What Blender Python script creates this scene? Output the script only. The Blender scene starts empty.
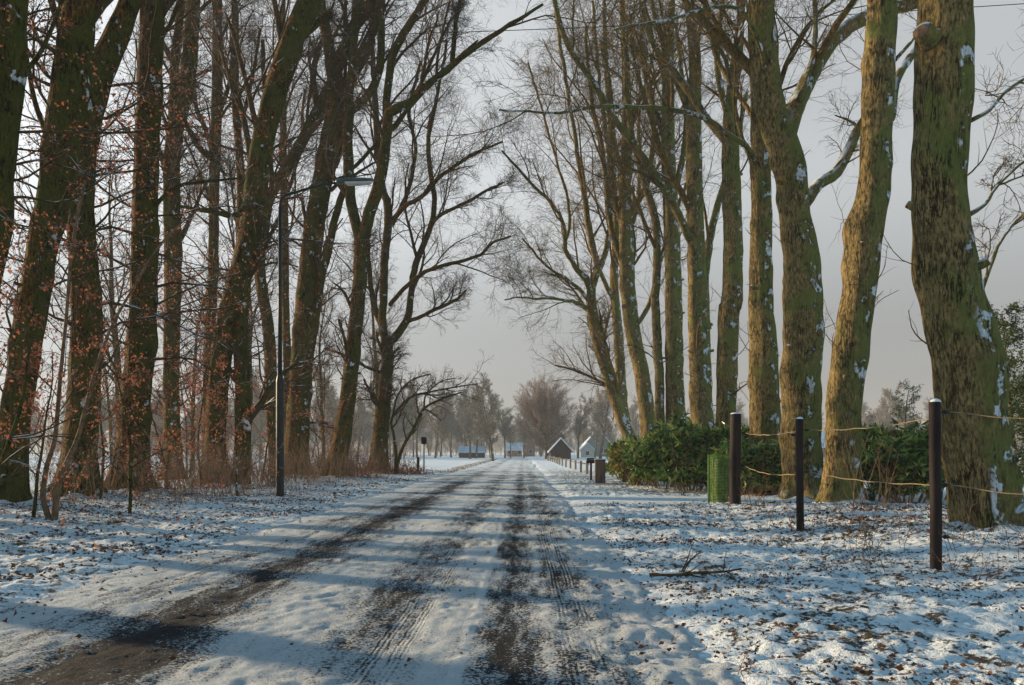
import bpy, math, random
import numpy as np
from mathutils import Vector

R_ = math.radians
S = bpy.context.scene
COL = S.collection
# ------------------------------------------------------------------ camera
HZ, VX, FPX, CH = 452.0, 523.0, 800.0, 1.4      # horizon row, vanishing column, focal length in pixels, eye height
cam_d = bpy.data.cameras.new("camera")
cam = bpy.data.objects.new("camera", cam_d); COL.objects.link(cam)
cam.location = (0, 0, CH); cam.rotation_euler = (R_(90), 0, 0)
cam_d.sensor_width = 36; cam_d.lens = 36 * FPX / 1024
cam_d.shift_x = -(VX - 512) / 1024; cam_d.shift_y = (HZ - 342.5) / 1024
cam_d.clip_start = 0.05; cam_d.clip_end = 3000
S.camera = cam
# ------------------------------------------------------------------ light
SUN_EL, SUN_AZ_LEFT = 11.0, 64.0                # elevation; degrees to the left of the view direction
sd = Vector((-math.sin(R_(SUN_AZ_LEFT)) * math.cos(R_(SUN_EL)), math.cos(R_(SUN_AZ_LEFT)) * math.cos(R_(SUN_EL)), math.sin(R_(SUN_EL))))
W = bpy.data.worlds.new("World"); S.world = W; W.use_nodes = True
nt = W.node_tree; nt.nodes.clear()
sky = nt.nodes.new("ShaderNodeTexSky"); sky.sky_type = 'NISHITA'; sky.sun_disc = False
sky.sun_elevation = R_(SUN_EL); sky.sun_rotation = R_(-SUN_AZ_LEFT)
sky.air_density = 1.0; sky.dust_density = 0.5; sky.ozone_density = 2.5
hs = nt.nodes.new("ShaderNodeHueSaturation"); hs.inputs['Hue'].default_value = 0.472        # haze greys the visible sky; above it cyan-blue is boosted to tint shaded snow
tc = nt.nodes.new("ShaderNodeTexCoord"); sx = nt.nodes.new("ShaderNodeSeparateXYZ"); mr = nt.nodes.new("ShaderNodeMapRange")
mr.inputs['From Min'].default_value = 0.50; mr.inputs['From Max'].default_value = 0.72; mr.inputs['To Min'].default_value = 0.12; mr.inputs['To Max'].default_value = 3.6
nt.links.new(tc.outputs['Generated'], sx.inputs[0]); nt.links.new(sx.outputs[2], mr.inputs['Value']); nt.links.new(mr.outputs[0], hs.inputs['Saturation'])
mv = nt.nodes.new("ShaderNodeValToRGB"); cr_ = mv.color_ramp; cr_.interpolation = 'EASE'   # even brightness of a thinly veiled sky; overhead raised for bluer snow shade
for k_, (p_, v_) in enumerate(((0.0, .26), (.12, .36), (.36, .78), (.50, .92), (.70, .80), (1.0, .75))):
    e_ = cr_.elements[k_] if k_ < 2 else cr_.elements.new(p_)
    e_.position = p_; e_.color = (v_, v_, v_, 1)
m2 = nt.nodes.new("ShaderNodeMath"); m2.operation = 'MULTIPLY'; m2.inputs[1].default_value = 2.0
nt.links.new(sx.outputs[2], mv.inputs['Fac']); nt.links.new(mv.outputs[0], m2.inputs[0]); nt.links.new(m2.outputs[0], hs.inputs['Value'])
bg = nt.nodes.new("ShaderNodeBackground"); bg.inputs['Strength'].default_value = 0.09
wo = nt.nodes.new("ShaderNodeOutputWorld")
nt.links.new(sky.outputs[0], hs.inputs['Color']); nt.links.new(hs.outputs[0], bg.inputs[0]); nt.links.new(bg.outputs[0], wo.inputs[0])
sl = bpy.data.lights.new("sun", 'SUN'); sl.energy = 5.0; sl.angle = R_(1.2); sl.color = (1.0, 0.74, 0.45)
so = bpy.data.objects.new("sun", sl); COL.objects.link(so)
so.rotation_euler = sd.to_track_quat('Z', 'Y').to_euler(); so.location = (-30, 15, 20)
S.view_settings.view_transform = 'Standard'; S.view_settings.look = 'None'
S.view_settings.exposure = 0.75; S.view_settings.gamma = 1.0; S.view_settings.use_curve_mapping = False
S.render.engine = 'CYCLES'
S.cycles.use_denoising = True; S.cycles.denoising_prefilter = 'ACCURATE'
S.cycles.max_bounces = 6; S.cycles.diffuse_bounces = 3; S.cycles.volume_bounces = 0
S.cycles.transparent_max_bounces = 8; S.cycles.caustics_reflective = False; S.cycles.caustics_refractive = False
S.cycles.sample_clamp_indirect = 4

# ------------------------------------------------------------------ helpers
def rs(seed): return np.random.default_rng(seed)
def nrm(a): return a / np.maximum(np.linalg.norm(a, axis=-1, keepdims=True), 1e-9)

_perm = rs(7).random((512, 512)).astype(np.float64)
def vnoise(x, y):
    xi = np.floor(x).astype(int); yi = np.floor(y).astype(int); fx = x - xi; fy = y - yi
    fx = fx * fx * (3 - 2 * fx); fy = fy * fy * (3 - 2 * fy)
    g = lambda a, b: _perm[a % 512, b % 512]
    return (g(xi, yi) * (1 - fx) + g(xi + 1, yi) * fx) * (1 - fy) + (g(xi, yi + 1) * (1 - fx) + g(xi + 1, yi + 1) * fx) * fy
def fbm(x, y, o=4, gain=0.5):
    s = 0; a = 1; t = 0
    for i in range(o):
        s = s + a * vnoise(x * 2 ** i + 17.3 * i, y * 2 ** i + 5.1 * i); t += a; a *= gain
    return s / t * 2 - 1

ROAD_L, ROAD_R = -4.75, 1.25
def bump(x, a, b, w):   # smooth 0..1 inside [a,b]
    s = lambda t: np.clip(t, 0, 1) ** 2 * (3 - 2 * np.clip(t, 0, 1))
    return s((x - a) / w + 0.5) * s((b - x) / w + 0.5)
def side_lane(x, y):    # smooth snowy entrance strip going off to the right in front of the hedge
    return bump(y, 21.5, 25.5, 1.5) * bump(x, 1.0, 60, 2.0)
MOUNDS = [((px - 523) * Y / 800, Y, h, r) for px, Y, h, r in ((988, 13, .08, 1.3), (842, 18.4, .06, 1.0), (803, 23, .16, 1.2), (765, 27, .12, 1.1), (6, 18.7, .14, 1.1), (76, 22, .14, 1.1), (132, 24.3, .14, 1.1), (217, 31, .12, 1.0), (295, 42, .14, 1.4), (335, 40, .12, 1.1), (378, 51, .14, 1.3))]   # snow and soil heaped round the big trunks
def gh(x, y):
    x = np.asarray(x, float); y = np.asarray(y, float)
    road = bump(x, ROAD_L, ROAD_R, 1.3)
    near = np.clip(1.3 - np.abs(y) / 90, 0.12, 1) * 1.7
    verge = 1 - road
    lane = side_lane(x, y)
    rough = 0.035 * fbm(x * 2.2, y * 2.2, 4, 0.6) + 0.02 * fbm(x * 7 + 9, y * 7, 3, .6) + 0.012 * fbm(x * 19 + 3, y * 19, 2, .6)
    z = verge * (0.02 + near * rough * (1 - 0.85 * lane))
    z = z + 0.05 * verge * fbm(x * 0.25, y * 0.25, 2)
    z = z + 0.16 * bump(x, 5.2, 12, 2.0) * bump(y, 5, 20, 4) + 0.12 * bump(x, -16, -8.5, 3) * bump(y, 8, 60, 8)
    for mx, my, mh, mr_ in MOUNDS:
        d2 = ((x - mx) ** 2 + (y - my) ** 2) / mr_ ** 2
        z = z + mh * np.exp(-d2 * 1.2) * (1 + .5 * np.sin(np.arctan2(y - my, x - mx) * 5 + mx * 3))
    return z - road * 0.09

def mesh(name, V, F, mat=None, parent=None, smooth=True, attr=None):
    """V (n,3) array; F list of (m,k) integer arrays (k = 3 or 4)"""
    if not isinstance(F, (list, tuple)): F = [F]
    F = [np.asarray(f, dtype=np.int32) for f in F if len(f)]
    me = bpy.data.meshes.new(name)
    V = np.asarray(V, dtype=np.float32)
    me.vertices.add(len(V)); me.vertices.foreach_set("co", V.ravel())
    nl = sum(f.size for f in F); npoly = sum(len(f) for f in F)
    me.loops.add(nl); me.loops.foreach_set("vertex_index", np.concatenate([f.ravel() for f in F]))
    me.polygons.add(npoly)
    tot = np.concatenate([np.full(len(f), f.shape[1], dtype=np.int32) for f in F])
    st = np.concatenate([[0], np.cumsum(tot)[:-1]]).astype(np.int32)
    me.polygons.foreach_set("loop_start", st)
    me.polygons.foreach_set("use_smooth", np.full(npoly, smooth, dtype=bool))
    me.update(calc_edges=True)
    if attr:
        for k, a in attr.items():
            at = me.attributes.new(k, 'FLOAT', 'POINT'); at.data.foreach_set("value", np.asarray(a, dtype=np.float32).ravel())
    if mat: me.materials.append(mat)
    o = bpy.data.objects.new(name, me); COL.objects.link(o)
    if parent: o.parent = parent
    return o
def tag(o, label=None, cat=None, group=None, kind=None):
    if label: o['label'] = label
    if cat: o['category'] = cat
    if group: o['group'] = group
    if kind: o['kind'] = kind
    return o
def thing(name, loc, label, cat, group=None, rz=0):
    o = bpy.data.objects.new(name, None); COL.objects.link(o); o.empty_display_size = 0.3
    o.location = loc; o.rotation_euler = (0, 0, rz)
    return tag(o, label, cat, group)
def copy_thing(o, loc, rz=0, sc=1, label=None, group=None):
    r = o.copy(); COL.objects.link(r); r.location = loc; r.rotation_euler = (0, 0, rz); r.scale = (sc,) * 3 if not isinstance(sc, tuple) else sc
    if label: r['label'] = label
    if group: r['group'] = group
    for ch in list(o.children):
        c = ch.copy(); COL.objects.link(c); c.parent = r
    return r
class MB:
    """collects pieces of one mesh"""
    def __init__(s): s.V = []; s.Q = []; s.T = []; s.n = 0
    def add(s, V, Q=None, T=None):
        V = np.asarray(V, float).reshape(-1, 3)
        if Q is not None and len(Q): s.Q.append(np.asarray(Q, int) + s.n)
        if T is not None and len(T): s.T.append(np.asarray(T, int) + s.n)
        s.V.append(V); s.n += len(V)
    def box(s, x0, x1, y0, y1, z0, z1, bev=0.0):
        if bev <= 0:
            V = [(x, y, z) for z in (z0, z1) for y in (y0, y1) for x in (x0, x1)]
            s.add(V, [(0, 2, 3, 1), (4, 5, 7, 6), (0, 1, 5, 4), (2, 6, 7, 3), (0, 4, 6, 2), (1, 3, 7, 5)])
        else:
            b = bev
            def ring(i, z): return [(x0 + i + (0 if k else 0), 0, 0) for k in ()] or [(x0 + i + b, y0 + i, z), (x1 - i - b, y0 + i, z), (x1 - i, y0 + i + b, z), (x1 - i, y1 - i - b, z), (x1 - i - b, y1 - i, z), (x0 + i + b, y1 - i, z), (x0 + i, y1 - i - b, z), (x0 + i, y0 + i + b, z)]
            V = ring(b * .6, z0) + ring(0, z0 + b) + ring(0, z1 - b) + ring(b * .6, z1)
            V += [((x0 + x1) / 2, (y0 + y1) / 2, z0), ((x0 + x1) / 2, (y0 + y1) / 2, z1)]
            Q = [(r * 8 + k, r * 8 + (k + 1) % 8, (r + 1) * 8 + (k + 1) % 8, (r + 1) * 8 + k) for r in range(3) for k in range(8)]
            T = [(32, (k + 1) % 8, k) for k in range(8)] + [(33, 24 + k, 24 + (k + 1) % 8) for k in range(8)]
            s.add(V, Q, T)
    def tubes(s, P, Rr, sides=6, cap=True, mod=None):
        """P (M,N,3) curves, Rr (M,N) radii"""
        P = np.asarray(P, float); Rr = np.asarray(Rr, float)
        if P.ndim == 2: P = P[None]; Rr = Rr[None]
        if len(P) == 0: return
        M, N, _ = P.shape
        T = np.gradient(P, axis=1); T = nrm(T)
        mean = nrm(P[:, -1] - P[:, 0]); ref = np.where(np.abs(mean[:, 1:2]) < 0.85, [[0., 1., 0.]], [[1., 0., 0.]])
        U = nrm(np.cross(T, ref[:, None, :])); Wv = np.cross(T, U)
        th = np.arange(sides) / sides * 2 * math.pi
        c = np.cos(th)[None, None, :, None]; sn = np.sin(th)[None, None, :, None]
        rr = Rr[:, :, None, None] * np.ones((1, 1, sides, 1))
        if mod is not None: rr = rr * mod(P, th)[..., None]
        V = P[:, :, None, :] + rr * (c * U[:, :, None, :] + sn * Wv[:, :, None, :])
        idx = np.arange(M * N * sides).reshape(M, N, sides)
        a = idx[:, :-1]; b = idx[:, 1:]
        Q = np.stack([a, b, np.roll(b, -1, 2), np.roll(a, -1, 2)], -1).reshape(-1, 4)
        s.add(V, Q)
        if cap:
            n0 = s.n
            e = [idx[:, -1], idx[:, 0][:, ::-1]]
            C = np.concatenate([P[:, -1], P[:, 0]]); s.add(C)
            Ts = []
            for w in range(2):
                ci = n0 + w * M + np.arange(M)
                Ts.append(np.stack([e[w] + n0 - M * N * sides, np.roll(e[w], 1, 1) + n0 - M * N * sides, np.repeat(ci[:, None], sides, 1)], -1).reshape(-1, 3))
            s.T.append(np.concatenate(Ts))
    def leaves(s, C, size, rng, aspect=0.55, D=None, spread=1.0, curl=0.25):
        """kite-shaped folded leaves at C pointing along D (random if None)"""
        n = len(C)
        if n == 0: return
        d = rng.normal(size=(n, 3)) * spread
        if D is not None: d = d * 0.5 + D
        d = nrm(d); sd_ = nrm(np.cross(d, rng.normal(size=(n, 3)))); up = np.cross(d, sd_)
        L = (size * (0.6 + 0.8 * rng.random(n)))[:, None]; w = L * aspect * .5
        c0 = C; c3 = C + d * L - up * L * curl; m = C + d * L * .5
        V = np.stack([c0, m + sd_ * w + up * L * .12, c3, m - sd_ * w + up * L * .12, m], 1)
        i = np.arange(n)[:, None] * 5
        T = np.concatenate([i + [0, 1, 4], i + [1, 2, 4], i + [2, 3, 4], i + [3, 0, 4]])
        s.add(V.reshape(-1, 3), None, T)
    def build(s, name, mat, parent=None, smooth=True, origin=None):
        V = np.concatenate(s.V)
        if origin is not None: V = V - np.asarray(origin, float)
        F = []
        if s.Q: F.append(np.concatenate(s.Q))
        if s.T: F.append(np.concatenate(s.T))
        return mesh(name, V, F, mat, parent, smooth)

def grow(P0, D0, L, r0, n, rng, wob=0.25, up=0.1, rtip=0.35, drift=None):
    """curves growing from P0 along D0: returns (M,n,3),(M,n)"""
    M = len(P0); P = np.zeros((M, n, 3)); P[:, 0] = P0; D = nrm(D0.copy()); step = (L / (n - 1))[:, None]
    bend = rng.normal(size=(M, 3)) * wob * 0.35
    for i in range(1, n):
        P[:, i] = P[:, i - 1] + D * step
        D = D + rng.normal(size=(M, 3)) * wob * 0.6 + bend; D[:, 2] += up
        if drift is not None: D += drift
        D = nrm(D)
    t = np.linspace(0, 1, n)[None]
    return P, r0[:, None] * (1 - (1 - rtip) * t)
def spawn(P, Rr, k, rng, t0=0.2, t1=1.0, ang=(0.5, 1.0), lr=(0.35, 0.7), rr=0.55, n=5, wob=.25, up=.1, upd=0.15, rmin=0.006, lmax=99, drift=None, even=True):
    M, N, _ = P.shape
    if M == 0: return P, Rr
    L = np.linalg.norm(np.diff(P, axis=1), axis=2).sum(1)
    if even: t = t0 + (t1 - t0) * (np.arange(k)[None] + rng.random((M, k))) / k
    else: t = t0 + (t1 - t0) * rng.random((M, k))
    f = np.clip(t * (N - 1), 0, N - 1.001); i = f.astype(int); fr = (f - i)[..., None]
    m = np.arange(M)[:, None]
    B = P[m, i] * (1 - fr) + P[m, i + 1] * fr; T = nrm(P[m, i + 1] - P[m, i])
    r = (Rr[m, i] * (1 - fr[..., 0]) + Rr[m, i + 1] * fr[..., 0])
    perp = nrm(np.cross(T, rng.normal(size=(M, k, 3))))
    a = rng.uniform(ang[0], ang[1], (M, k, 1))
    D = T * np.cos(a) + perp * np.sin(a); D[..., 2] += upd
    Lc = np.minimum(L[:, None] * rng.uniform(lr[0], lr[1], (M, k)) * (1.15 - 0.6 * t), lmax)
    rc = np.maximum(r * rr * rng.uniform(.7, 1.1, (M, k)), rmin)
    return grow(B.reshape(-1, 3), D.reshape(-1, 3), Lc.ravel(), rc.ravel(), n, rng, wob, up, .35, drift)
def smoothline(pts, step):
    """Catmull-Rom through pts (k, d) resampled about every `step`"""
    pts = np.asarray(pts, float); k = len(pts)
    E = np.vstack([2 * pts[0] - pts[1], pts, 2 * pts[-1] - pts[-2]]); out = []
    for i in range(k - 1):
        p0, p1, p2, p3 = E[i:i + 4]; seg = np.linalg.norm((p2 - p1)[:3]); n = max(2, int(math.ceil(seg / step)))
        for t in np.arange(n) / n:
            out.append(0.5 * ((2 * p1) + (-p0 + p2) * t + (2 * p0 - 5 * p1 + 4 * p2 - p3) * t * t + (-p0 + 3 * p1 - 3 * p2 + p3) * t ** 3))
    out.append(pts[-1]); return np.array(out)
def resample(Pr, n):
    d = np.concatenate([[0], np.cumsum(np.linalg.norm(np.diff(Pr[:, :3], axis=0), axis=1))])
    t = np.linspace(0, d[-1], n)
    return np.stack([np.interp(t, d, Pr[:, j]) for j in range(Pr.shape[1])], 1)

# ------------------------------------------------------------------ materials
def new_mat(name):
    m = bpy.data.materials.new(name); m.use_nodes = True; t = m.node_tree; t.nodes.clear()
    out = t.nodes.new("ShaderNodeOutputMaterial"); p = t.nodes.new("ShaderNodeBsdfPrincipled"); t.links.new(p.outputs[0], out.inputs[0])
    p.inputs['Specular IOR Level'].default_value = 0.25
    return m, t, p
def nd(t, typ, ins=None, **kw):
    n = t.nodes.new("ShaderNode" + typ)
    for k, v in kw.items(): setattr(n, k, v)
    for k, v in (ins or {}).items():
        s = n.inputs[k]
        if isinstance(v, bpy.types.NodeSocket): t.links.new(v, s)
        else: s.default_value = v
    return n
def math_(t, op, a, b=0.0, c=None, clamp=False):
    ins = {0: a, 1: b}
    if c is not None: ins[2] = c
    return nd(t, "Math", ins, operation=op, use_clamp=clamp).outputs[0]
def sstep(t, v, a, b):
    return nd(t, "MapRange", {'Value': v, 'From Min': a, 'From Max': b}, interpolation_type='SMOOTHSTEP').outputs[0]
def mixc(t, f, a, b):
    n = t.nodes.new("ShaderNodeMix"); n.data_type = 'RGBA'
    for s, v in ((n.inputs[0], f), (n.inputs[6], a), (n.inputs[7], b)):
        if isinstance(v, bpy.types.NodeSocket): t.links.new(v, s)
        else: s.default_value = v if not isinstance(v, tuple) else (*v, 1) if len(v) == 3 else v
    return n.outputs[2]
def noise(t, vec, scale, detail=4, rough=.55, dist=0.0):
    return nd(t, "TexNoise", {'Vector': vec, 'Scale': scale, 'Detail': detail, 'Roughness': rough, 'Distortion': dist}).outputs[0]
def objvec(t, rnd=True, scale=(1, 1, 1)):
    v = nd(t, "TexCoord").outputs['Object']
    if rnd:
        oi = nd(t, "ObjectInfo").outputs['Random']
        v = nd(t, "VectorMath", {0: v, 1: nd(t, "CombineXYZ", {0: math_(t, 'MULTIPLY', oi, 53.), 1: math_(t, 'MULTIPLY', oi, 31.), 2: math_(t, 'MULTIPLY', oi, 17.)}).outputs[0]}, operation='ADD').outputs[0]
    if scale != (1, 1, 1): v = nd(t, "VectorMath", {0: v, 1: scale}, operation='MULTIPLY').outputs[0]
    return v
SNOW = (0.76, 0.84, 0.90)
def bark_mat(name, dark, mid, light, moss, moss_amt=0.5, snow=0.5, twig=False):
    m, t, p = new_mat(name)
    v = objvec(t); vs = nd(t, "VectorMath", {0: v, 1: (1, 1, .30)}, operation='MULTIPLY').outputs[0]
    fis = noise(t, vs, 24, 8, .74, .1); big = noise(t, v, 1.1, 4); fine = noise(t, v, 38, 3, .6)
    mid2 = noise(t, v, 3.2, 8, .76, .2)
    c = mixc(t, sstep(t, fis, .40, .53), dark, mid); c = mixc(t, sstep(t, fis, .52, .66), c, light)
    c = mixc(t, math_(t, 'MULTIPLY', sstep(t, mid2, .50, .60), .6), c, tuple(x * .8 for x in dark))
    nx = nd(t, "SeparateXYZ", {0: nd(t, "NewGeometry").outputs['Normal']})
    mo = math_(t, 'ADD', big, math_(t, 'MULTIPLY', nx.outputs[0], .17))
    mo = math_(t, 'MULTIPLY', sstep(t, mo, .62 - .3 * moss_amt, .82 - .3 * moss_amt), math_(t, 'MULTIPLY_ADD', sstep(t, fine, .3, .6), .5, .45))
    c = mixc(t, mo, c, moss)
    ck = 1.0
    if not twig:
        vc = nd(t, "VectorMath", {0: v, 1: (1, 1, .13)}, operation='MULTIPLY').outputs[0]
        cn = math_(t, 'ABSOLUTE', math_(t, 'SUBTRACT', noise(t, vc, 10, 5, .62, .2), .5))
        ck = math_(t, 'MAXIMUM', sstep(t, cn, .004, .035), sstep(t, noise(t, v, 2.3, 3), .60, .42))
        c = mixc(t, math_(t, 'SUBTRACT', 1.0, ck), c, tuple(x * .45 for x in dark))
    # snow lying on upward faces and blown into patches of the rough bark
    sn1 = math_(t, 'MULTIPLY', sstep(t, nx.outputs[2], .35, .7), sstep(t, noise(t, v, 1.7, 3), .60 - .22 * snow, .70 - .22 * snow))
    if not twig:
        pn = math_(t, 'MULTIPLY', sstep(t, noise(t, v, 2.3, 3), .61 - .06 * snow, .66 - .06 * snow), sstep(t, noise(t, v, 7, 5, .66), .45, .49))
        pn = math_(t, 'MULTIPLY', pn, sstep(t, nx.outputs[0], -.1, .25))
        sn1 = math_(t, 'MAXIMUM', sn1, pn)
    c = mixc(t, sn1, c, SNOW)
    t.links.new(c, p.inputs['Base Color']); p.inputs['Roughness'].default_value = .9; p.inputs['Specular IOR Level'].default_value = .08
    if not twig:
        h = math_(t, 'ADD', math_(t, 'MULTIPLY_ADD', fis, 1.0, math_(t, 'MULTIPLY', fine, .35)), math_(t, 'MULTIPLY_ADD', mid2, .8, math_(t, 'MULTIPLY_ADD', sn1, .5, math_(t, 'MULTIPLY', ck, .9))))
        b = nd(t, "Bump", {'Height': h, 'Strength': 1.0, 'Distance': .05}); t.links.new(b.outputs[0], p.inputs['Normal'])
    return m
def plain(name, col, var=.35, scale=6, rough=.7, col2=None, snowtop=0.0, bump=0.0, metal=0.0, stretch=(1, 1, 1)):
    m, t, p = new_mat(name); v = objvec(t, True, stretch)
    n = noise(t, v, scale, 5, .6)
    c2 = col2 or tuple(x * (1 - var) for x in col)
    c = mixc(t, sstep(t, n, .38, .62), c2, col)
    if snowtop:
        nz = nd(t, "SeparateXYZ", {0: nd(t, "NewGeometry").outputs['Normal']}).outputs[2]
        c = mixc(t, math_(t, 'MULTIPLY', sstep(t, nz, .5, .8), sstep(t, noise(t, v, 5, 3), .62 - snowtop * .4, .68 - snowtop * .4)), c, SNOW)
    t.links.new(c, p.inputs['Base Color']); p.inputs['Roughness'].default_value = rough; p.inputs['Metallic'].default_value = metal
    if bump:
        b = nd(t, "Bump", {'Height': n, 'Strength': .7, 'Distance': bump}); t.links.new(b.outputs[0], p.inputs['Normal'])
    return m
def leaf_mat(name, c1, c2, c3, rough=.55, trans=.25):
    m, t, p = new_mat(name)
    g = nd(t, "NewGeometry").outputs['Random Per Island']
    c = mixc(t, sstep(t, g, .15, .5), c1, c2); c = mixc(t, sstep(t, g, .6, .95), c, c3)
    t.links.new(c, p.inputs['Base Color']); p.inputs['Roughness'].default_value = rough
    tr = nd(t, "BsdfTranslucent", {'Color': c}); mx = nd(t, "MixShader", {0: trans, 1: p.outputs[0], 2: tr.outputs[0]})
    t.links.new(mx.outputs[0], t.nodes['Material Output'].inputs[0])
    return m
M = {}
M['bark_r'] = bark_mat("mossy_beech_bark", (.075, .060, .030), (.27, .20, .085), (.42, .31, .13), (.140, .170, .045), .78, .75)
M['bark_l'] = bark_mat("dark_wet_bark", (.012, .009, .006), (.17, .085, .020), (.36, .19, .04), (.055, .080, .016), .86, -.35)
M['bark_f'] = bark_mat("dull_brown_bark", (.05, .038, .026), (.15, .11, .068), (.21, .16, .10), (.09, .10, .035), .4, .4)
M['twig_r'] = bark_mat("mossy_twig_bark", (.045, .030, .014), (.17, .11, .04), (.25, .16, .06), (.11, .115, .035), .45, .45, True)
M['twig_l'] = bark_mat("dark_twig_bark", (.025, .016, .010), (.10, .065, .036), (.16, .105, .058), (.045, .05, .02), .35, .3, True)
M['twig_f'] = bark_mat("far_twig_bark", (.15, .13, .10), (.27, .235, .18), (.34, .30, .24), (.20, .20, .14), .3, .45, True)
M['twig_pink'] = bark_mat("reddish_twig_bark", (.15, .10, .075), (.28, .20, .15), (.35, .265, .205), (.20, .15, .11), .2, .35, True)
M['brown_leaf'] = leaf_mat("withered_beech_leaf", (.34, .10, .05), (.42, .17, .09), (.20, .07, .04), .6, .35)
M['litter'] = leaf_mat("fallen_leaf", (.065, .032, .018), (.12, .05, .024), (.035, .022, .015), .7, .1)
M['rhodo'] = leaf_mat("rhododendron_leaf", (.03, .085, .03), (.16, .27, .06), (.38, .40, .12), .25, .2)
M['rhodo_y'] = leaf_mat("yellowish_evergreen_leaf", (.14, .17, .035), (.28, .25, .07), (.07, .11, .03), .4, .25)
M['holly'] = leaf_mat("holly_leaf", (.03, .06, .025), (.07, .11, .035), (.14, .15, .05), .35, .15)
M['grass'] = leaf_mat("dry_grass_blade", (.28, .19, .09), (.20, .12, .06), (.36, .27, .14), .8, .2)
M['stem'] = plain("dry_stem", (.20, .13, .075), .5, 8, .8)
M['stem_red'] = plain("reddish_stem", (.22, .13, .08), .5, 8, .8)
M['post_wood'] = plain("dark_tarred_post_wood", (.026, .016, .015), .6, 9, .75, None, 0, .01, 0, (1, 1, .15))
M['pale_wood'] = plain("pale_weathered_wood", (.42, .33, .22), .4, 9, .8, None, .3, .006, 0, (1, 1, .2))
M['rust_wood'] = plain("red_brown_stained_wood", (.27, .17, .11), .4, 9, .7, None, .2, .006, 0, (1, 1, .2))
M['black'] = plain("black_plastic", (.015, .015, .016), .3, 8, .45)
M['rope'] = plain("straw_coloured_rope", (.34, .26, .14), .35, 30, .8)
M['lamp_paint'] = plain("dark_green_pole_paint", (.020, .032, .030), .4, 5, .45)
M['lamp_grey'] = plain("grey_lamp_housing", (.10, .14, .15), .3, 5, .4)
M['lamp_cover'] = plain("milky_lamp_cover", (.55, .56, .52), .15, 5, .25)
M['green_wire'] = plain("green_coated_wire", (.15, .30, .05), .35, 8, .5)
M['sleeve'] = plain('pale_green_plastic', (.40, .50, .16), .6, 9, .5)
M['snow_cap'] = plain("clean_snow", SNOW, .06, 6, .6, None, 0, .01)
M['cable'] = plain("black_cable", (.02, .02, .022), .3, 8, .6)
M['cutwood'] = plain("cut_pale_wood", (.20, .13, .08), .7, 9, .8, None, .6)
M['brick'] = plain("brown_brick_wall", (.30, .20, .15), .3, 3, .9)
M['render_wall'] = plain("pale_rendered_wall", (.55, .54, .48), .15, 2, .9)
M['green_wall'] = plain("grey_green_board_wall", (.16, .20, .18), .2, 3, .9)
M['dark_board'] = plain("black_barn_boards", (.012, .012, .013), .4, 8, .8, None, 0, 0, 0, (1, 1, .1))
M['roof_snow'] = plain("snow_on_roof", SNOW, .1, .6, .6, (.62, .66, .72))
M['window'] = plain("dark_window_glass", (.03, .035, .045), .2, 3, .15)
M['white_paint'] = plain("white_painted_wood", (.7, .7, .68), .1, 4, .6)
M['sign_metal'] = plain("dull_grey_metal", (.30, .30, .29), .3, 6, .5)

# snow on ground
def snow_ground():
    m, t, p = new_mat("snow_with_leaf_litter"); v = nd(t, "TexCoord").outputs['Object']
    lit = nd(t, "Attribute", attribute_name="litter").outputs['Fac']
    n1 = noise(t, v, .55, 3); n2 = noise(t, v, 5.5, 6, .68, .3); n3 = noise(t, v, 26, 5, .7)
    k = math_(t, 'ADD', math_(t, 'MULTIPLY', n2, .62), math_(t, 'MULTIPLY', n3, .38))
    thr = math_(t, 'SUBTRACT', .72, math_(t, 'MULTIPLY', lit, math_(t, 'MULTIPLY_ADD', n1, .20, .09)))
    d = math_(t, 'DIVIDE', math_(t, 'SUBTRACT', k, thr), .035, clamp=True)
    dirt = mixc(t, sstep(t, n3, .35, .65), (.03, .022, .014), (.11, .065, .032))
    dirt = mixc(t, sstep(t, noise(t, v, 2.1, 2), .5, .7), dirt, (.05, .055, .022))
    snow = mixc(t, sstep(t, n2, .3, .7), (.75, .84, .89), (.86, .90, .93))
    c = mixc(t, d, snow, dirt); t.links.new(c, p.inputs['Base Color']); p.inputs['Roughness'].default_value = .65
    h = math_(t, 'ADD', math_(t, 'MULTIPLY', n3, .5), math_(t, 'MULTIPLY', noise(t, v, 90, 3, .6), .2))
    h = math_(t, 'SUBTRACT', math_(t, 'ADD', h, n2), math_(t, 'MULTIPLY', d, .3))
    b = nd(t, "Bump", {'Height': h, 'Strength': 1.0, 'Distance': .05}); t.links.new(b.outputs[0], p.inputs['Normal'])
    return m
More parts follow.
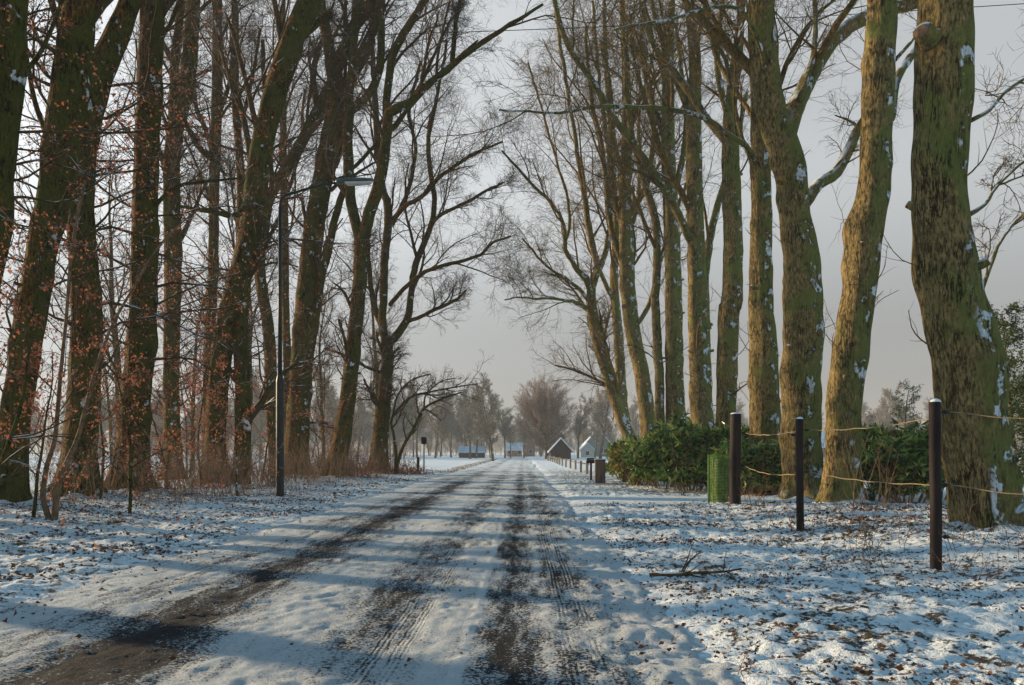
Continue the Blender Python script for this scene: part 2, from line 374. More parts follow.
def road_mat():
    m, t, p = new_mat("driven_snow_over_asphalt"); v = nd(t, "TexCoord").outputs['Object']
    xyz = nd(t, "SeparateXYZ", {0: v}); X0, Y = xyz.outputs[0], xyz.outputs[1]
    wv = math_(t, 'SUBTRACT', noise(t, nd(t, "CombineXYZ", {1: Y}).outputs[0], .12, 2), .5)
    X = math_(t, 'MULTIPLY_ADD', wv, .35, X0)
    vs = nd(t, "VectorMath", {0: v, 1: (1, .16, 1)}, operation='MULTIPLY').outputs[0]
    vs2 = nd(t, "VectorMath", {0: v, 1: (1, .35, 1)}, operation='MULTIPLY').outputs[0]
    streak = noise(t, vs, 9, 5, .65); grit = noise(t, v, 42, 5, .75); patch = noise(t, vs2, .9, 4, .6); patch2 = noise(t, v, 2.6, 4, .65)
    def band(x, c, w, s):     # 1 inside |x-c|<w
        return sstep(t, math_(t, 'ABSOLUTE', math_(t, 'SUBTRACT', x, c)), w + s, w - s)
    A = math_(t, 'MULTIPLY', band(X, -2.85, .42, .5), 1.0)
    A2 = math_(t, 'MULTIPLY', band(X, -3.7, .30, .3), .5)
    B = math_(t, 'MULTIPLY', band(X, -.12, .22, .36), .98)
    C2 = math_(t, 'MULTIPLY', band(X, -1.15, .35, .35), .58)
    C3 = math_(t, 'MULTIPLY', band(X, .45, .35, .3), .55)
    w = A
    for q in (A2, B, C2, C3): w = math_(t, 'MAXIMUM', w, q)
    far = sstep(t, Y, 75, 16)
    w = math_(t, 'MULTIPLY', w, math_(t, 'MULTIPLY_ADD', far, .62, .38))
    mask = math_(t, 'ADD', math_(t, 'MULTIPLY', w, .55), math_(t, 'ADD', math_(t, 'MULTIPLY', math_(t, 'SUBTRACT', patch, .5), 1.25), math_(t, 'MULTIPLY', math_(t, 'SUBTRACT', patch2, .5), .35)))
    mask = math_(t, 'ADD', mask, math_(t, 'ADD', math_(t, 'MULTIPLY', math_(t, 'SUBTRACT', streak, .5), 1.0), math_(t, 'MULTIPLY', math_(t, 'SUBTRACT', grit, .5), 2.1)))
    # fresh tread marks of one car
    X2 = math_(t, 'MULTIPLY_ADD', math_(t, 'SUBTRACT', noise(t, nd(t, "CombineXYZ", {1: Y}).outputs[0], .3, 1), .5), .12, X0)
    tread = None
    for c in (-1.02, -.86, .34, .50):
        q = band(X2, c, .055, .012)
        rib = math_(t, 'SINE', math_(t, 'MULTIPLY', X2, 165.))
        q = math_(t, 'MULTIPLY', q, math_(t, 'MULTIPLY_ADD', sstep(t, rib, -.4, .4), 1.5, -.6))
        tread = q if tread is None else math_(t, 'ADD', tread, q)
    tread = math_(t, 'MULTIPLY', tread, sstep(t, Y, 26, 9))
    tread = math_(t, 'MULTIPLY', tread, sstep(t, noise(t, vs2, 1.7, 4), .35, .6))
    mask = math_(t, 'ADD', mask, math_(t, 'MULTIPLY', tread, .16))
    ridge = math_(t, 'MULTIPLY', band(X2, -.42, .022, .045), sstep(t, Y, 18, 10))
    mask = math_(t, 'SUBTRACT', mask, math_(t, 'MULTIPLY', ridge, .8))
    f = sstep(t, mask, .22, .42)
    thin = math_(t, 'MULTIPLY', sstep(t, mask, -.05, .30), math_(t, 'MULTIPLY', sstep(t, X0, 1.15, .55), sstep(t, X0, -4.7, -4.0)))
    snow = mixc(t, sstep(t, patch2, .3, .7), (.73, .82, .87), (.86, .90, .93))
    snow = mixc(t, math_(t, 'MULTIPLY', thin, .36), snow, (.38, .38, .39))
    asp = mixc(t, sstep(t, grit, .4, .65), (.010, .013, .017), (.038, .045, .055))
    c = mixc(t, f, snow, asp); t.links.new(c, p.inputs['Base Color'])
    p.inputs['Roughness'].default_value = .8; p.inputs['Specular IOR Level'].default_value = .12
    h = math_(t, 'ADD', math_(t, 'MULTIPLY', mask, -1.0), math_(t, 'MULTIPLY_ADD', patch2, .8, math_(t, 'MULTIPLY', noise(t, v, 17, 4, .65), .9)))
    h = math_(t, 'SUBTRACT', math_(t, 'ADD', h, math_(t, 'MULTIPLY', ridge, .35)), math_(t, 'MULTIPLY', tread, .6))
    b = nd(t, "Bump", {'Height': h, 'Strength': 1.0, 'Distance': .032}); t.links.new(b.outputs[0], p.inputs['Normal'])
    return m
M['snow_ground'] = snow_ground(); M['road'] = road_mat()

# ------------------------------------------------------------------ ground and road
def axis(segs):
    out = []
    for a, b, n in segs: out.append(np.linspace(a, b, n, endpoint=False))
    return np.concatenate(out + [[segs[-1][1]]])
gx = axis([(-900, -120, 14), (-120, -30, 45), (-30, -15, 75), (-15, -4.2, 240), (-4.2, 1.0, 26), (1.0, 9, 200), (9, 16, 80), (16, 40, 40), (40, 120, 30), (120, 900, 14)])
gy = np.concatenate([axis([(-120, -10, 12), (-10, 2.6, 30)])[:-1], np.exp(np.linspace(math.log(2.6), math.log(70), 470)), np.exp(np.linspace(math.log(72), math.log(1500), 60))])
GX, GY = np.meshgrid(gx, gy)
GZ = gh(GX, GY)
lit = np.clip(1 - (np.abs(GX + 10) - 5.2) / 1.5, 0, 1) + np.clip(1 - (np.abs(GX - 7.0) - 5.2) / 1.2, 0, 1)
lit = lit * np.clip((75 - GY) / 25, 0, 1) * (1 - .95 * side_lane(GX, GY)) * (1 - bump(GX, -14, -4, 1) * np.clip((GY - 62) / 8, 0, 1))
lit = np.maximum(lit, .9 * bump(GX, -5.7, -4.8, .5) * bump(GY, 45, 180, 20))
lit = np.clip(lit + .1 + .2 * fbm(GX * .12, GY * .12, 2) * (GY < 70), 0, 1)
ny, nx_ = GX.shape; idx = np.arange(ny * nx_).reshape(ny, nx_)
Q = np.stack([idx[:-1, :-1], idx[:-1, 1:], idx[1:, 1:], idx[1:, :-1]], -1).reshape(-1, 4)
tag(mesh("ground", np.stack([GX, GY, GZ], -1).reshape(-1, 3), Q, M['snow_ground'], attr={'litter': lit}), kind='structure')
rx = np.linspace(ROAD_L - .45, ROAD_R + .45, 230); ry = np.concatenate([np.linspace(-60, 2.5, 30), np.exp(np.linspace(math.log(2.6), math.log(60), 420)), np.exp(np.linspace(math.log(61), math.log(700), 50))])
GX, GY = np.meshgrid(rx, ry)
e = .35 * fbm(GY * .6, GX * .8 + 3, 4) + .45 * fbm(GY * 2.3, GX * 2 + 9, 3, .6) ; inside = bump(GX + e, ROAD_L - .1, ROAD_R + .1, .9)
rut = 0
for c, w_, a in ((-2.95, .32, .012), (-.12, .3, .010), (-.95, .14, .009), (.43, .14, .009)):
    rut = rut - a * np.exp(-((GX - c) / w_) ** 2) + .5 * a * np.exp(-((GX - c - 1.6 * w_) / (w_ * .5)) ** 2)
nearf = np.clip(1.2 - GY / 60, .2, 1)
GZ = -.09 + .095 * inside + nearf * inside * (.030 * fbm(GX * 2.0, GY * 1.3, 4, .6) +   .018 * fbm(GX * 9, GY * 8, 3, .6) + rut) + nearf * bump(GX, .35, 2.2, .9) * (.040 * fbm(GX * 2.6, GY * 2.2, 4, .6) + .03 * fbm(GX * 7 + 9, GY * 7, 3, .6))
ny, nx_ = GX.shape; idx = np.arange(ny * nx_).reshape(ny, nx_)
Q = np.stack([idx[:-1, :-1], idx[:-1, 1:], idx[1:, 1:], idx[1:, :-1]], -1).reshape(-1, 4)
tag(mesh("road", np.stack([GX, GY, GZ], -1).reshape(-1, 3), Q, M['road']), kind='structure')

# ------------------------------------------------------------------ trees
def trunk_mod(rng, r0, hflare, burrs=10, zmax=12, flute=.05, flare=.45):
    k = rng.integers(3, 6); ph = rng.random(8) * 6.28; nb = burrs
    bt = rng.random(nb) * 6.28; bz = rng.random(nb) * zmax; ba = rng.uniform(.05, .20, nb); bs = rng.uniform(.10, .28, nb)
    def f(P, th):
        z = P[:, :, 2][:, :, None]; t = th[None, None, :]
        fl = np.exp(-np.maximum(z, 0) / hflare)
        m = 1 + 1.15 * flare * fl * (.45 + .45 * np.cos(k * t + ph[0]) + .3 * np.cos((k + 2) * t + ph[1]))
        m = m + flute * (np.cos(2 * t + ph[2] + z * .35) + .7 * np.cos(3 * t + ph[3] - z * .5) + .5 * np.cos(5 * t + ph[4] + z * .9 + np.sin(z * 1.7)))
        cx, sy = np.cos(t), np.sin(t)
        m = m + flute * 1.1 * fbm(cx * 2.2 * (.4 + r0) * 3 + z * .25 + ph[0], sy * 2.2 * (.4 + r0) * 3 + z * .33 + ph[1], 4, .6) + flute * .5 * fbm(cx * 9 + ph[2] * 5, sy * 9 + z * 1.1, 3, .6)
        m = m + .025 * np.sin(z * 3.1 + ph[5] + t) + .02 * np.sin(z * 6.7 + ph[6] + 2 * t)
        for a, b, c, s in zip(bt, bz, ba, bs):
            dt = np.angle(np.exp(1j * (t - a)))
            m = m + c * np.exp(-(dt * r0) ** 2 / (2 * s * s) - (z - b) ** 2 / (2 * s * s))
        return m
    return f
def px2w(px, py, Y): return ((px - VX) * Y / FPX, CH + (HZ - py) * Y / FPX)
def line_from(pl, Y, dy=0.0):
    """pl: (x, y, width) in picture units seen at distance Y; dy: how far the line runs away by its end -> (n,4) world points + radius"""
    n = len(pl); out = []
    for i, (x, y, w_) in enumerate(pl):
        Yi = Y + dy * i / max(1, n - 1)
        X, Z = px2w(x, y, Yi); out.append((X, Yi, Z, w_ * Yi / FPX / 2 * .93))
    return np.array(out)
LEAFBANK = []
def hero_tree(name, label, group, Y, trunk, limbs, seed, side='r', height=26, spray=1.0, low=0.0, leaves=0, fan=0.0, extend=True, dirx=0.0, stubs=4, drift=None, lowt=.12):
    drift = np.array([-.045 if side == 'r' else .04, 0, 0]) * (1 if Y > 25 else .4); ne = 6 if Y > 36 else 5
    rng = rs(seed); bark, twig = (M['bark_r'], M['twig_r']) if side == 'r' else (M['bark_l'], M['twig_l'])
    T = line_from(sorted(trunk, key=lambda q: -q[1]), Y)         # base first
    if side == 'l': T[:, 3] *= .90
    base = T[0, :3].copy(); g = float(gh(base[0], base[1])); base[2] = g
    T[0, 2] = g + .02
    T = np.vstack([T[0] + [0, 0, -.35, 0], T])
    # continue above the frame
    tops = []
    if T[-1, 2] < height * .8 and extend:
        d = nrm(T[-1, :3] - T[-3, :3]); rem = height - T[-1, 2]; a = T[-1].copy(); n = 4
        for i in range(n):
            d = nrm(d + rng.normal(size=3) * .08 + [0, 0, .06]); q = a.copy(); q[:3] = a[:3] + d * rem / n; q[3] = a[3] * (.74 if i else .85); T = np.vstack([T, q]); a = q
    L = smoothline(T, .09 if Y < 30 else .3); L[:, 1] += .10 * np.sin(L[:, 2] * .6 + rng.random() * 6) * np.clip(L[:, 2] / 4, 0, 1)
    L[:, 3] = np.maximum(L[:, 3], .03)
    o = thing(name, base, label, 'tree', group)
    mb = MB(); r0 = T[1, 3]
    P = (L[:, :3] - base)[None]
    mb.tubes(P, L[:, 3][None], 64 if Y < 30 else 28, True, trunk_mod(rng, r0, .35, 18, 13, .05, .28 if side == 'r' else .45))
    main = [(P[0], L[:, 3])]
    for lm in limbs:
        pl, dy = (lm[0], lm[1]) if isinstance(lm, tuple) and isinstance(lm[0], list) else (lm, 0)
        q = line_from(pl, Y, dy); q = smoothline(q, .35 if Y < 30 else .5); q[:, :3] -= base; q[:, 3] = np.maximum(q[:, 3], .012)
        q[:, :3] += np.cumsum(rng.normal(size=(len(q), 3)) * .012 * (Y / 20), axis=0)
        mb.tubes(q[:, :3][None], q[:, 3][None], 10, True, trunk_mod(rng, q[0, 3], .01, 0, 1, .04, 0))
        main.append((q[:, :3], q[:, 3]))
    # secondary leaders, thick branches of the upper trunk
    cr = MB(); n1 = 14
    t = np.array([resample(np.hstack([a, b[:, None]]), n1) for a, b in main])
    MP, MR = t[:, :, :3], t[:, :, 3]
    tp, tr_ = MP[:1], MR[:1]
    hz = (CH + HZ * Y / FPX) / max(MP[0, -1, 2], 1)      # part of the trunk within the frame
    spray *= .85 if side == 'l' else .92
    kk = max(3, int(round(7 * spray)))
    tlow = .40 if side == 'l' else (.34 if hz > .75 else .45)
    B0 = spawn(tp, tr_, kk, rng, tlow, .97, (.35, .75), (.22, .42), .42, 9, .16, .05 + fan, .35, .03, 11, drift)
    B0L = spawn(tp, tr_, max(1, int(6 * low)), rng, lowt, .45, (.9, 1.5), (.08, .20), .12, 8, .3, .04, .05, .015, 4.5, drift) if low else None
    # branches of drawn limbs
    if len(main) > 1: B1 = spawn(MP[1:], MR[1:], 3 if Y < 26 else max(3, int(6 * spray)), rng, .15, .98, (.4, .9), (.25, .5), .5, 8, .2, .05 + fan, .2, .02, 6, drift)
    else: B1 = (np.zeros((0, 8, 3)), np.zeros((0, 8)))
    for B in (B0,): mb_l = B
    cr.tubes(B0[0], B0[1], 7, True)
    cr.tubes(B1[0], B1[1], 6, True)
    LV = []
    C0 = spawn(B0[0], B0[1], int(10 * spray) + 1, rng, .10, 1, (.5, 1.15), (.4, .85), .48, 8, .22, .05 + fan, .15, .014, 4, drift)
    C1 = spawn(B1[0], B1[1], 4 if Y < 26 else 7, rng, .10, 1, (.5, 1.15), (.5, 1.0), .5, 8, .22, .04 + fan, .1, .011, 3, drift)
    cr.tubes(C0[0], C0[1], 4, False); cr.tubes(C1[0], C1[1], 4, False)
    tm = .0046 * (1 + Y / 55)
    for C in (C0, C1):
        D = spawn(C[0], C[1], 7, rng, .06, 1, (.5, 1.15), (.35, .85), .5, 6, .26, .0, .0, tm, 2.8, drift)
        E_ = spawn(D[0], D[1], ne, rng, .08, 1, (.5, 1.15), (.35, .8), .7, 4, .26, .0, 0, tm * .75, 1.3, drift)
        cr.tubes(D[0], D[1], 3, False); cr.tubes(E_[0], E_[1], 3, False)
    if B0L is not None:
        cr.tubes(B0L[0], B0L[1], 5, True)
        C = spawn(B0L[0], B0L[1], 6, rng, .1, 1, (.5, 1.1), (.3, .6), .6, 6, .3, .0, 0, .008, 2, drift)
        D = spawn(C[0], C[1], 5, rng, .1, 1, (.5, 1.1), (.3, .7), .7, 5, .35, 0, 0, .005, 1)
        cr.tubes(C[0], C[1], 4, False); cr.tubes(D[0], D[1], 3, False); LV.append(D[0])
    if stubs:   # epicormic shoots and broken stubs on the trunk
        n = stubs * 3
        ii = rng.integers(int(len(P[0]) * .1), max(int(len(P[0]) * .1) + 2, int(len(P[0]) * .7 * min(1, hz))), n)
        th = rng.random(n) * 6.28; d = np.stack([np.cos(th), np.sin(th), .3 + .7 * rng.random(n)], 1)
        s = grow(P[0][ii] + nrm(d * [1, 1, 0]) * (L[ii, 3] * .8)[:, None], d, rng.uniform(.4, 1.6, n), rng.uniform(.008, .018, n), 7, rng, .35, .12)
        cr.tubes(s[0], s[1], 4, False)
        s2 = spawn(s[0], s[1], 4, rng, .2, 1, (.4, 1), (.3, .6), .6, 4, .3, .05, 0, .004, .8); cr.tubes(s2[0], s2[1], 3, False)
        ii = rng.integers(int(len(P[0]) * .12), max(int(len(P[0]) * .12) + 2, int(len(P[0]) * .7 * min(1, hz))), stubs)
        th = rng.random(stubs) * 6.28; d = np.stack([np.cos(th), np.sin(th), .5 * rng.random(stubs)], 1)
        s = grow(P[0][ii] + nrm(d * [1, 1, 0]) * (L[ii, 3] * .6)[:, None], d, L[ii, 3] * .5 + rng.uniform(.03, .14, stubs), L[ii, 3] * rng.uniform(.10, .2, stubs), 4, rng, .1, .05, .85)
        mb.tubes(s[0], s[1], 9, True)
    mb.build('trunk', bark, o); cr.build('crown', twig, o)
    if leaves and LV:
        pts = np.concatenate([v[:, 1:].reshape(-1, 3) for v in LV]); k = min(leaves, len(pts))
        lm_ = MB(); lm_.leaves(pts[rng.choice(len(pts), k, replace=False)], .075, rng, .62); lm_.build('leaves', M['brown_leaf'], o, False)
    return o
GL, GR = 'old trees lining the left side of the road', 'old trees lining the right side of the road'
# ---- right hand row
r1 = hero_tree('beech_tree', 'thickest mossy trunk on the right, behind the nearest fence post', GR, 13,
    [(990, 548, 74), (983, 505, 70), (973, 429, 69), (964, 352, 69), (948, 258, 58), (943, 209, 54), (944, 152, 53), (946, 76, 56), (945, 0, 51)],
    [([(968, 215, 6), (985, 205, 4), (1000, 185, 3), (1040, 150, 2)], 1), ([(968, 330, 5), (990, 270, 4), (1005, 235, 3), (1045, 190, 2)], 1), ([(972, 120, 5), (990, 110, 4), (1015, 85, 3), (1060, 60, 2)], 2)], 11, 'r', 24, 1.0, 0, 0, 0, True, stubs=3)
r2 = hero_tree('beech_tree', 'mossy trunk with a dark knot hole between the two fence posts on the right', GR, 18.4,
    [(842, 514, 46), (842, 490, 40), (845, 403, 38), (850, 352, 39), (857, 301, 36), (861, 258, 36), (864, 228, 38), (872, 190, 33), (876, 133, 31), (880, 76, 31), (884, 0, 29)],
    [([(890, 120, 9), (898, 80, 9), (918, 50, 8), (960, 10, 6)], 3), ([(895, 60, 4), (930, 20, 3), (960, -20, 2)], 2)], 12, 'r', 24, .9, 0, stubs=4)
r3 = hero_tree('beech_tree', 'mossy trunk directly behind the second fence post, its long limb arching right', GR, 23,
    [(803, 500, 48), (803, 470, 43), (802, 403, 42), (802, 327, 42), (799, 258, 36), (793, 209, 31), (789, 160, 32), (775, 120, 30), (767, 76, 29), (762, 0, 27)],
    [([(786, 145, 20), (797, 105, 19), (806, 85, 18), (827, 46, 17), (865, 17, 15), (918, 4, 12), (960, -10, 9)], 3), ([(806, 205, 11), (820, 185, 12), (839, 171, 12), (850, 150, 11), (862, 128, 10), (885, 90, 9)], 2),
     ([(772, 90, 6), (745, 14, 4), (700, 10, 3.5), (665, 20, 3), (613, 28, 2)], -4), ([(800, 100, 7), (812, 60, 6), (815, 20, 5), (812, -20, 4)], 2)], 13, 'r', 26, .9, 0)
r4 = hero_tree('beech_tree', 'mossy trunk left of the second fence post, a thin snowy bough reaching far left', GR, 27,
    [(765, 492, 38), (764, 427, 31), (764, 360, 31), (762, 293, 27), (762, 230, 23), (760, 164, 20), (758, 100, 17), (757, 0, 14)],
    [([(756, 170, 7), (748, 150, 6), (727, 133, 6), (695, 115, 5.5), (650, 106, 5), (600, 105, 4), (560, 112, 3), (500, 110, 2)], -5), ([(755, 120, 5), (735, 90, 5), (715, 55, 5), (705, 0, 4)], 2), ([(752, 163, 5), (738, 130, 4), (722, 60, 4), (700, 20, 3)], 0)], 14, 'r', 26, .9, 0)
r5 = hero_tree('beech_tree', 'mossy trunk rising behind the stout dark post and green mesh guard', GR, 32,
    [(725, 485, 27), (726, 427, 22), (728, 317, 22), (731, 300, 21), (733, 228, 19), (731, 148, 18), (730, 110, 13), (735, 60, 10), (742, 0, 8)],
    [([(731, 145, 9), (708, 118, 8), (677, 76, 8), (650, 40, 6), (640, 0, 5)], 2), ([(733, 130, 8), (722, 100, 7), (716, 50, 6), (722, 0, 5)], -2)], 15, 'r', 27, .6, .1)
r6 = hero_tree('beech_tree', 'mossy trunk above the tallest hedge shrubs, its long snowy limb curving up left', GR, 37,
    [(703, 475, 28), (703, 440, 26), (702, 400, 25), (698, 320, 22), (696, 250, 18), (695, 180, 17), (694, 120, 16), (694, 60, 13), (688, 0, 9)],
    [([(694, 245, 9), (681, 213, 9), (658, 175, 8.5), (632, 140, 8), (609, 106, 7), (590, 76, 6.5), (567, 38, 6), (556, 0, 5)], -3), ([(708, 330, 9), (706, 280, 9), (712, 235, 8), (722, 190, 7), (735, 140, 6), (745, 90, 4)], 2), ([(690, 110, 8), (672, 60, 7), (662, 20, 6), (655, -10, 4)], 1)], 16, 'r', 29, .65, .1)
r7 = hero_tree('beech_tree', 'straight mossy trunk with a thinner stem at its left, right of the road', GR, 42,
    [(677, 470, 25), (677, 430, 22), (676, 400, 21), (673, 300, 18), (672, 228, 16), (668, 140, 14), (668, 60, 12), (672, 0, 8)],
    [([(660, 470, 11), (659, 400, 10), (657, 300, 9), (655, 230, 8), (640, 170, 7), (630, 110, 6), (628, 40, 5), (625, -10, 3)], 1), ([(668, 150, 7), (650, 90, 6), (642, 40, 5), (645, 0, 4)], 2), ([(672, 200, 7), (685, 140, 6), (682, 80, 5), (676, 20, 4)], 2)], 17, 'r', 30, .6, 0)
r8 = hero_tree('beech_tree', 'leaning golden-footed trunk with one snow patch, left part of the right row', GR, 48,
    [(650, 466, 18), (649, 440, 16), (643, 380, 16), (633, 332, 17), (627, 278, 17), (626, 240, 15), (625, 186, 13), (627, 150, 12), (626, 80, 9), (622, 0, 6)],
    [([(628, 270, 8), (612, 240, 7), (604, 200, 6), (600, 150, 5), (590, 90, 4), (585, 20, 3)], 2), ([(628, 220, 8), (645, 190, 7), (652, 150, 6), (650, 90, 5), (640, 30, 4)], 2), ([(633, 330, 5), (650, 300, 5), (660, 260, 5), (680, 200, 4), (700, 150, 3)], 2), ([(626, 180, 6), (612, 140, 5), (610, 90, 4), (600, 40, 3)], 0)], 18, 'r', 31, 1.1, 0, fan=.03)
r9 = hero_tree('beech_tree', 'leftmost curved trunk of the right row, branches fanning left over the road', GR, 53,
    [(636, 462, 17), (630, 440, 14), (621, 418, 13), (609, 380, 12), (599, 345, 12), (592, 310, 11), (591, 287, 9)],
    [([(591, 292, 7), (583, 278, 7), (573, 267, 6), (564, 249, 5), (562, 223, 4.5), (550, 200, 4), (536, 186, 3.5), (516, 165, 3), (500, 148, 2)], -4),
     ([(591, 295, 8), (597, 270, 7), (591, 241, 6.5), (586, 200, 6), (578, 150, 5), (566, 60, 4), (558, 0, 3)], 1),
     ([(590, 308, 4.5), (575, 303, 4), (555, 301, 3), (522, 300, 2.2), (500, 302, 1.5)], -6), ([(590, 302, 4.5), (573, 285, 4), (547, 267, 3), (522, 238, 2)], -3),
     ([(594, 280, 6), (606, 250, 6), (612, 200, 5), (606, 140, 5), (596, 80, 4), (592, 0, 3)], 2), ([(563, 249, 3.5), (570, 215, 3.5), (560, 170, 3), (545, 110, 2.5), (530, 60, 2)], 0)], 19, 'r', 26, 1.1, 0, extend=False)
r10 = hero_tree('beech_tree', 'thin dark trunk half hidden behind the leftmost curved trunk of the right row', GR, 58,
    [(632, 458, 13), (628, 440, 12), (622, 400, 11), (618, 330, 10), (614, 280, 9), (616, 220, 7), (612, 150, 6), (606, 60, 5), (604, 0, 4)],
    [([(614, 300, 5), (600, 270, 5), (590, 230, 4), (575, 170, 3)], -2), ([(615, 260, 5), (635, 220, 5), (642, 170, 4), (640, 100, 3)], 1)], 20, 'r', 31, .6, 0, fan=.03)
# ---- left hand row
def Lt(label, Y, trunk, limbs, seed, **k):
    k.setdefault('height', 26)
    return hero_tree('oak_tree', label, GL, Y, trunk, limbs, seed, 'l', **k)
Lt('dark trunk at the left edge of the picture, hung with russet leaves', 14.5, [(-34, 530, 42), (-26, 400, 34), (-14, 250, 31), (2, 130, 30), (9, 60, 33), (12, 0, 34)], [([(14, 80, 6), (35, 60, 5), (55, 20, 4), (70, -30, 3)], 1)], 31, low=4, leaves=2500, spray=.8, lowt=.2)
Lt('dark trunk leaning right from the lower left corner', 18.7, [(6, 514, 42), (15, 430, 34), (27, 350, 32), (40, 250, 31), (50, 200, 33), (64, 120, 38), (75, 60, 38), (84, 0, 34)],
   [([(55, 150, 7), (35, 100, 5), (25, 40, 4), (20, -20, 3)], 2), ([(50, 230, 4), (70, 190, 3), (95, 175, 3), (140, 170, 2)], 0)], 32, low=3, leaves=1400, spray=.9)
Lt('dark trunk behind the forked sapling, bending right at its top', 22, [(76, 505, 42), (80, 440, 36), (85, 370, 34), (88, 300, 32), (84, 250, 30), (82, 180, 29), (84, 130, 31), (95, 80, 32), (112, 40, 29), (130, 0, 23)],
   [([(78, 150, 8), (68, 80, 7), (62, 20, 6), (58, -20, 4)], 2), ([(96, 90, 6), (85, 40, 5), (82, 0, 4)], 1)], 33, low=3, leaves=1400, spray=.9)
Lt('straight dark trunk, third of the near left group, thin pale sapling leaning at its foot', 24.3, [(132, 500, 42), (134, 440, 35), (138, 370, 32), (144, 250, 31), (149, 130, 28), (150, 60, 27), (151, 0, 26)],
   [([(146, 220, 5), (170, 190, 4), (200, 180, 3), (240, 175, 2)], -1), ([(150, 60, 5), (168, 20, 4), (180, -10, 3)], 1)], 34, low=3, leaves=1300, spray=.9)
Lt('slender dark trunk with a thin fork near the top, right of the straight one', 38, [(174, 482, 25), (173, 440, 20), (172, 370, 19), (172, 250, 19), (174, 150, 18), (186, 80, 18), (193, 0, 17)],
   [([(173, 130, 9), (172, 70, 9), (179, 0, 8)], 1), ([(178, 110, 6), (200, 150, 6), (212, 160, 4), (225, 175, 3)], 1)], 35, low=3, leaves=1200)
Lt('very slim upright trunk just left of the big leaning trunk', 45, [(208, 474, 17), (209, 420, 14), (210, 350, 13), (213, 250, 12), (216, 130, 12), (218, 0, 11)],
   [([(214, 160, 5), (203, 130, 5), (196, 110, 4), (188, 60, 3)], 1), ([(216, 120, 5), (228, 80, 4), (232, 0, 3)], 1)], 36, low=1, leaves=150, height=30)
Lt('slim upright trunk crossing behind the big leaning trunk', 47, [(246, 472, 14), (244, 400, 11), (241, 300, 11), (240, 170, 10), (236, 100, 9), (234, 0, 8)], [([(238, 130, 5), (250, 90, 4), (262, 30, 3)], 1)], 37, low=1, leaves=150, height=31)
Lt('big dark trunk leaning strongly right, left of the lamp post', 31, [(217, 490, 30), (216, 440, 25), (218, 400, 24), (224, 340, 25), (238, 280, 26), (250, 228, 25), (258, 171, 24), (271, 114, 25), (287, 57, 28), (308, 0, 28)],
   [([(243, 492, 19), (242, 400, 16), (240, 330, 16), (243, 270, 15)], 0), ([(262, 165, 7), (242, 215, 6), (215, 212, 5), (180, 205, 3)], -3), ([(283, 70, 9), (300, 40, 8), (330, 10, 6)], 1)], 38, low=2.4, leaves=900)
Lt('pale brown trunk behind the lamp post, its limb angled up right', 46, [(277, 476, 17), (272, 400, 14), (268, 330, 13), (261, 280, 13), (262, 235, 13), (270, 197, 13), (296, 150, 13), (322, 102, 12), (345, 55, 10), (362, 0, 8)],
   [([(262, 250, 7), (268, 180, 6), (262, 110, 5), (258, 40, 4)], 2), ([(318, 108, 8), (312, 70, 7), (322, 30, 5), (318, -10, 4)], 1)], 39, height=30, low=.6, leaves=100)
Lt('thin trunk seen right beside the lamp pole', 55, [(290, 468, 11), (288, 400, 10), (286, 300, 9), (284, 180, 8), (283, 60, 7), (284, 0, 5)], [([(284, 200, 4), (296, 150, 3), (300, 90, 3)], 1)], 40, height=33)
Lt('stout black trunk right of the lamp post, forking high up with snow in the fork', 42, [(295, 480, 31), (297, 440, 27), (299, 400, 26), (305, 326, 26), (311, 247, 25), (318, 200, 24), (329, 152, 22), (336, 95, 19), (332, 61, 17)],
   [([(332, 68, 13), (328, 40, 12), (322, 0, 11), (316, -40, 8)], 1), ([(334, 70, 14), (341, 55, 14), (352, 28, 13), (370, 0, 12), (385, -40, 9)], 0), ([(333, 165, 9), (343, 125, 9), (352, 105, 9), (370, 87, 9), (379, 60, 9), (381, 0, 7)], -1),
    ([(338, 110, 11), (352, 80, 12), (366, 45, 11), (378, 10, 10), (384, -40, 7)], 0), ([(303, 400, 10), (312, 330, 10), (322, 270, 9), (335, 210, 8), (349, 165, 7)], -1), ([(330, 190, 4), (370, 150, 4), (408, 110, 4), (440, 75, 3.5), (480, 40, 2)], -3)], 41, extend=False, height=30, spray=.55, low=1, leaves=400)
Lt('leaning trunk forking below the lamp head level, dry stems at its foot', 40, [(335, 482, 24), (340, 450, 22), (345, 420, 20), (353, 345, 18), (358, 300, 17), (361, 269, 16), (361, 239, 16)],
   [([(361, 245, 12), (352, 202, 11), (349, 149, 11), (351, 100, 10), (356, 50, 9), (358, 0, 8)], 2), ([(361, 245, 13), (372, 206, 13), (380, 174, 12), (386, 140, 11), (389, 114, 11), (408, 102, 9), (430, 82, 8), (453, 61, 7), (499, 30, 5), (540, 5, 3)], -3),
    ([(387, 125, 9), (389, 84, 9), (393, 57, 9), (408, 30, 8), (427, 0, 7), (445, -40, 5)], 0), ([(452, 62, 6), (452, 30, 5), (458, 0, 4)], 0), ([(389, 110, 5), (396, 130, 4), (420, 90, 4), (440, 50, 3), (455, 20, 2)], 1)], 42, extend=False, height=26, spray=.8, low=1, leaves=300)
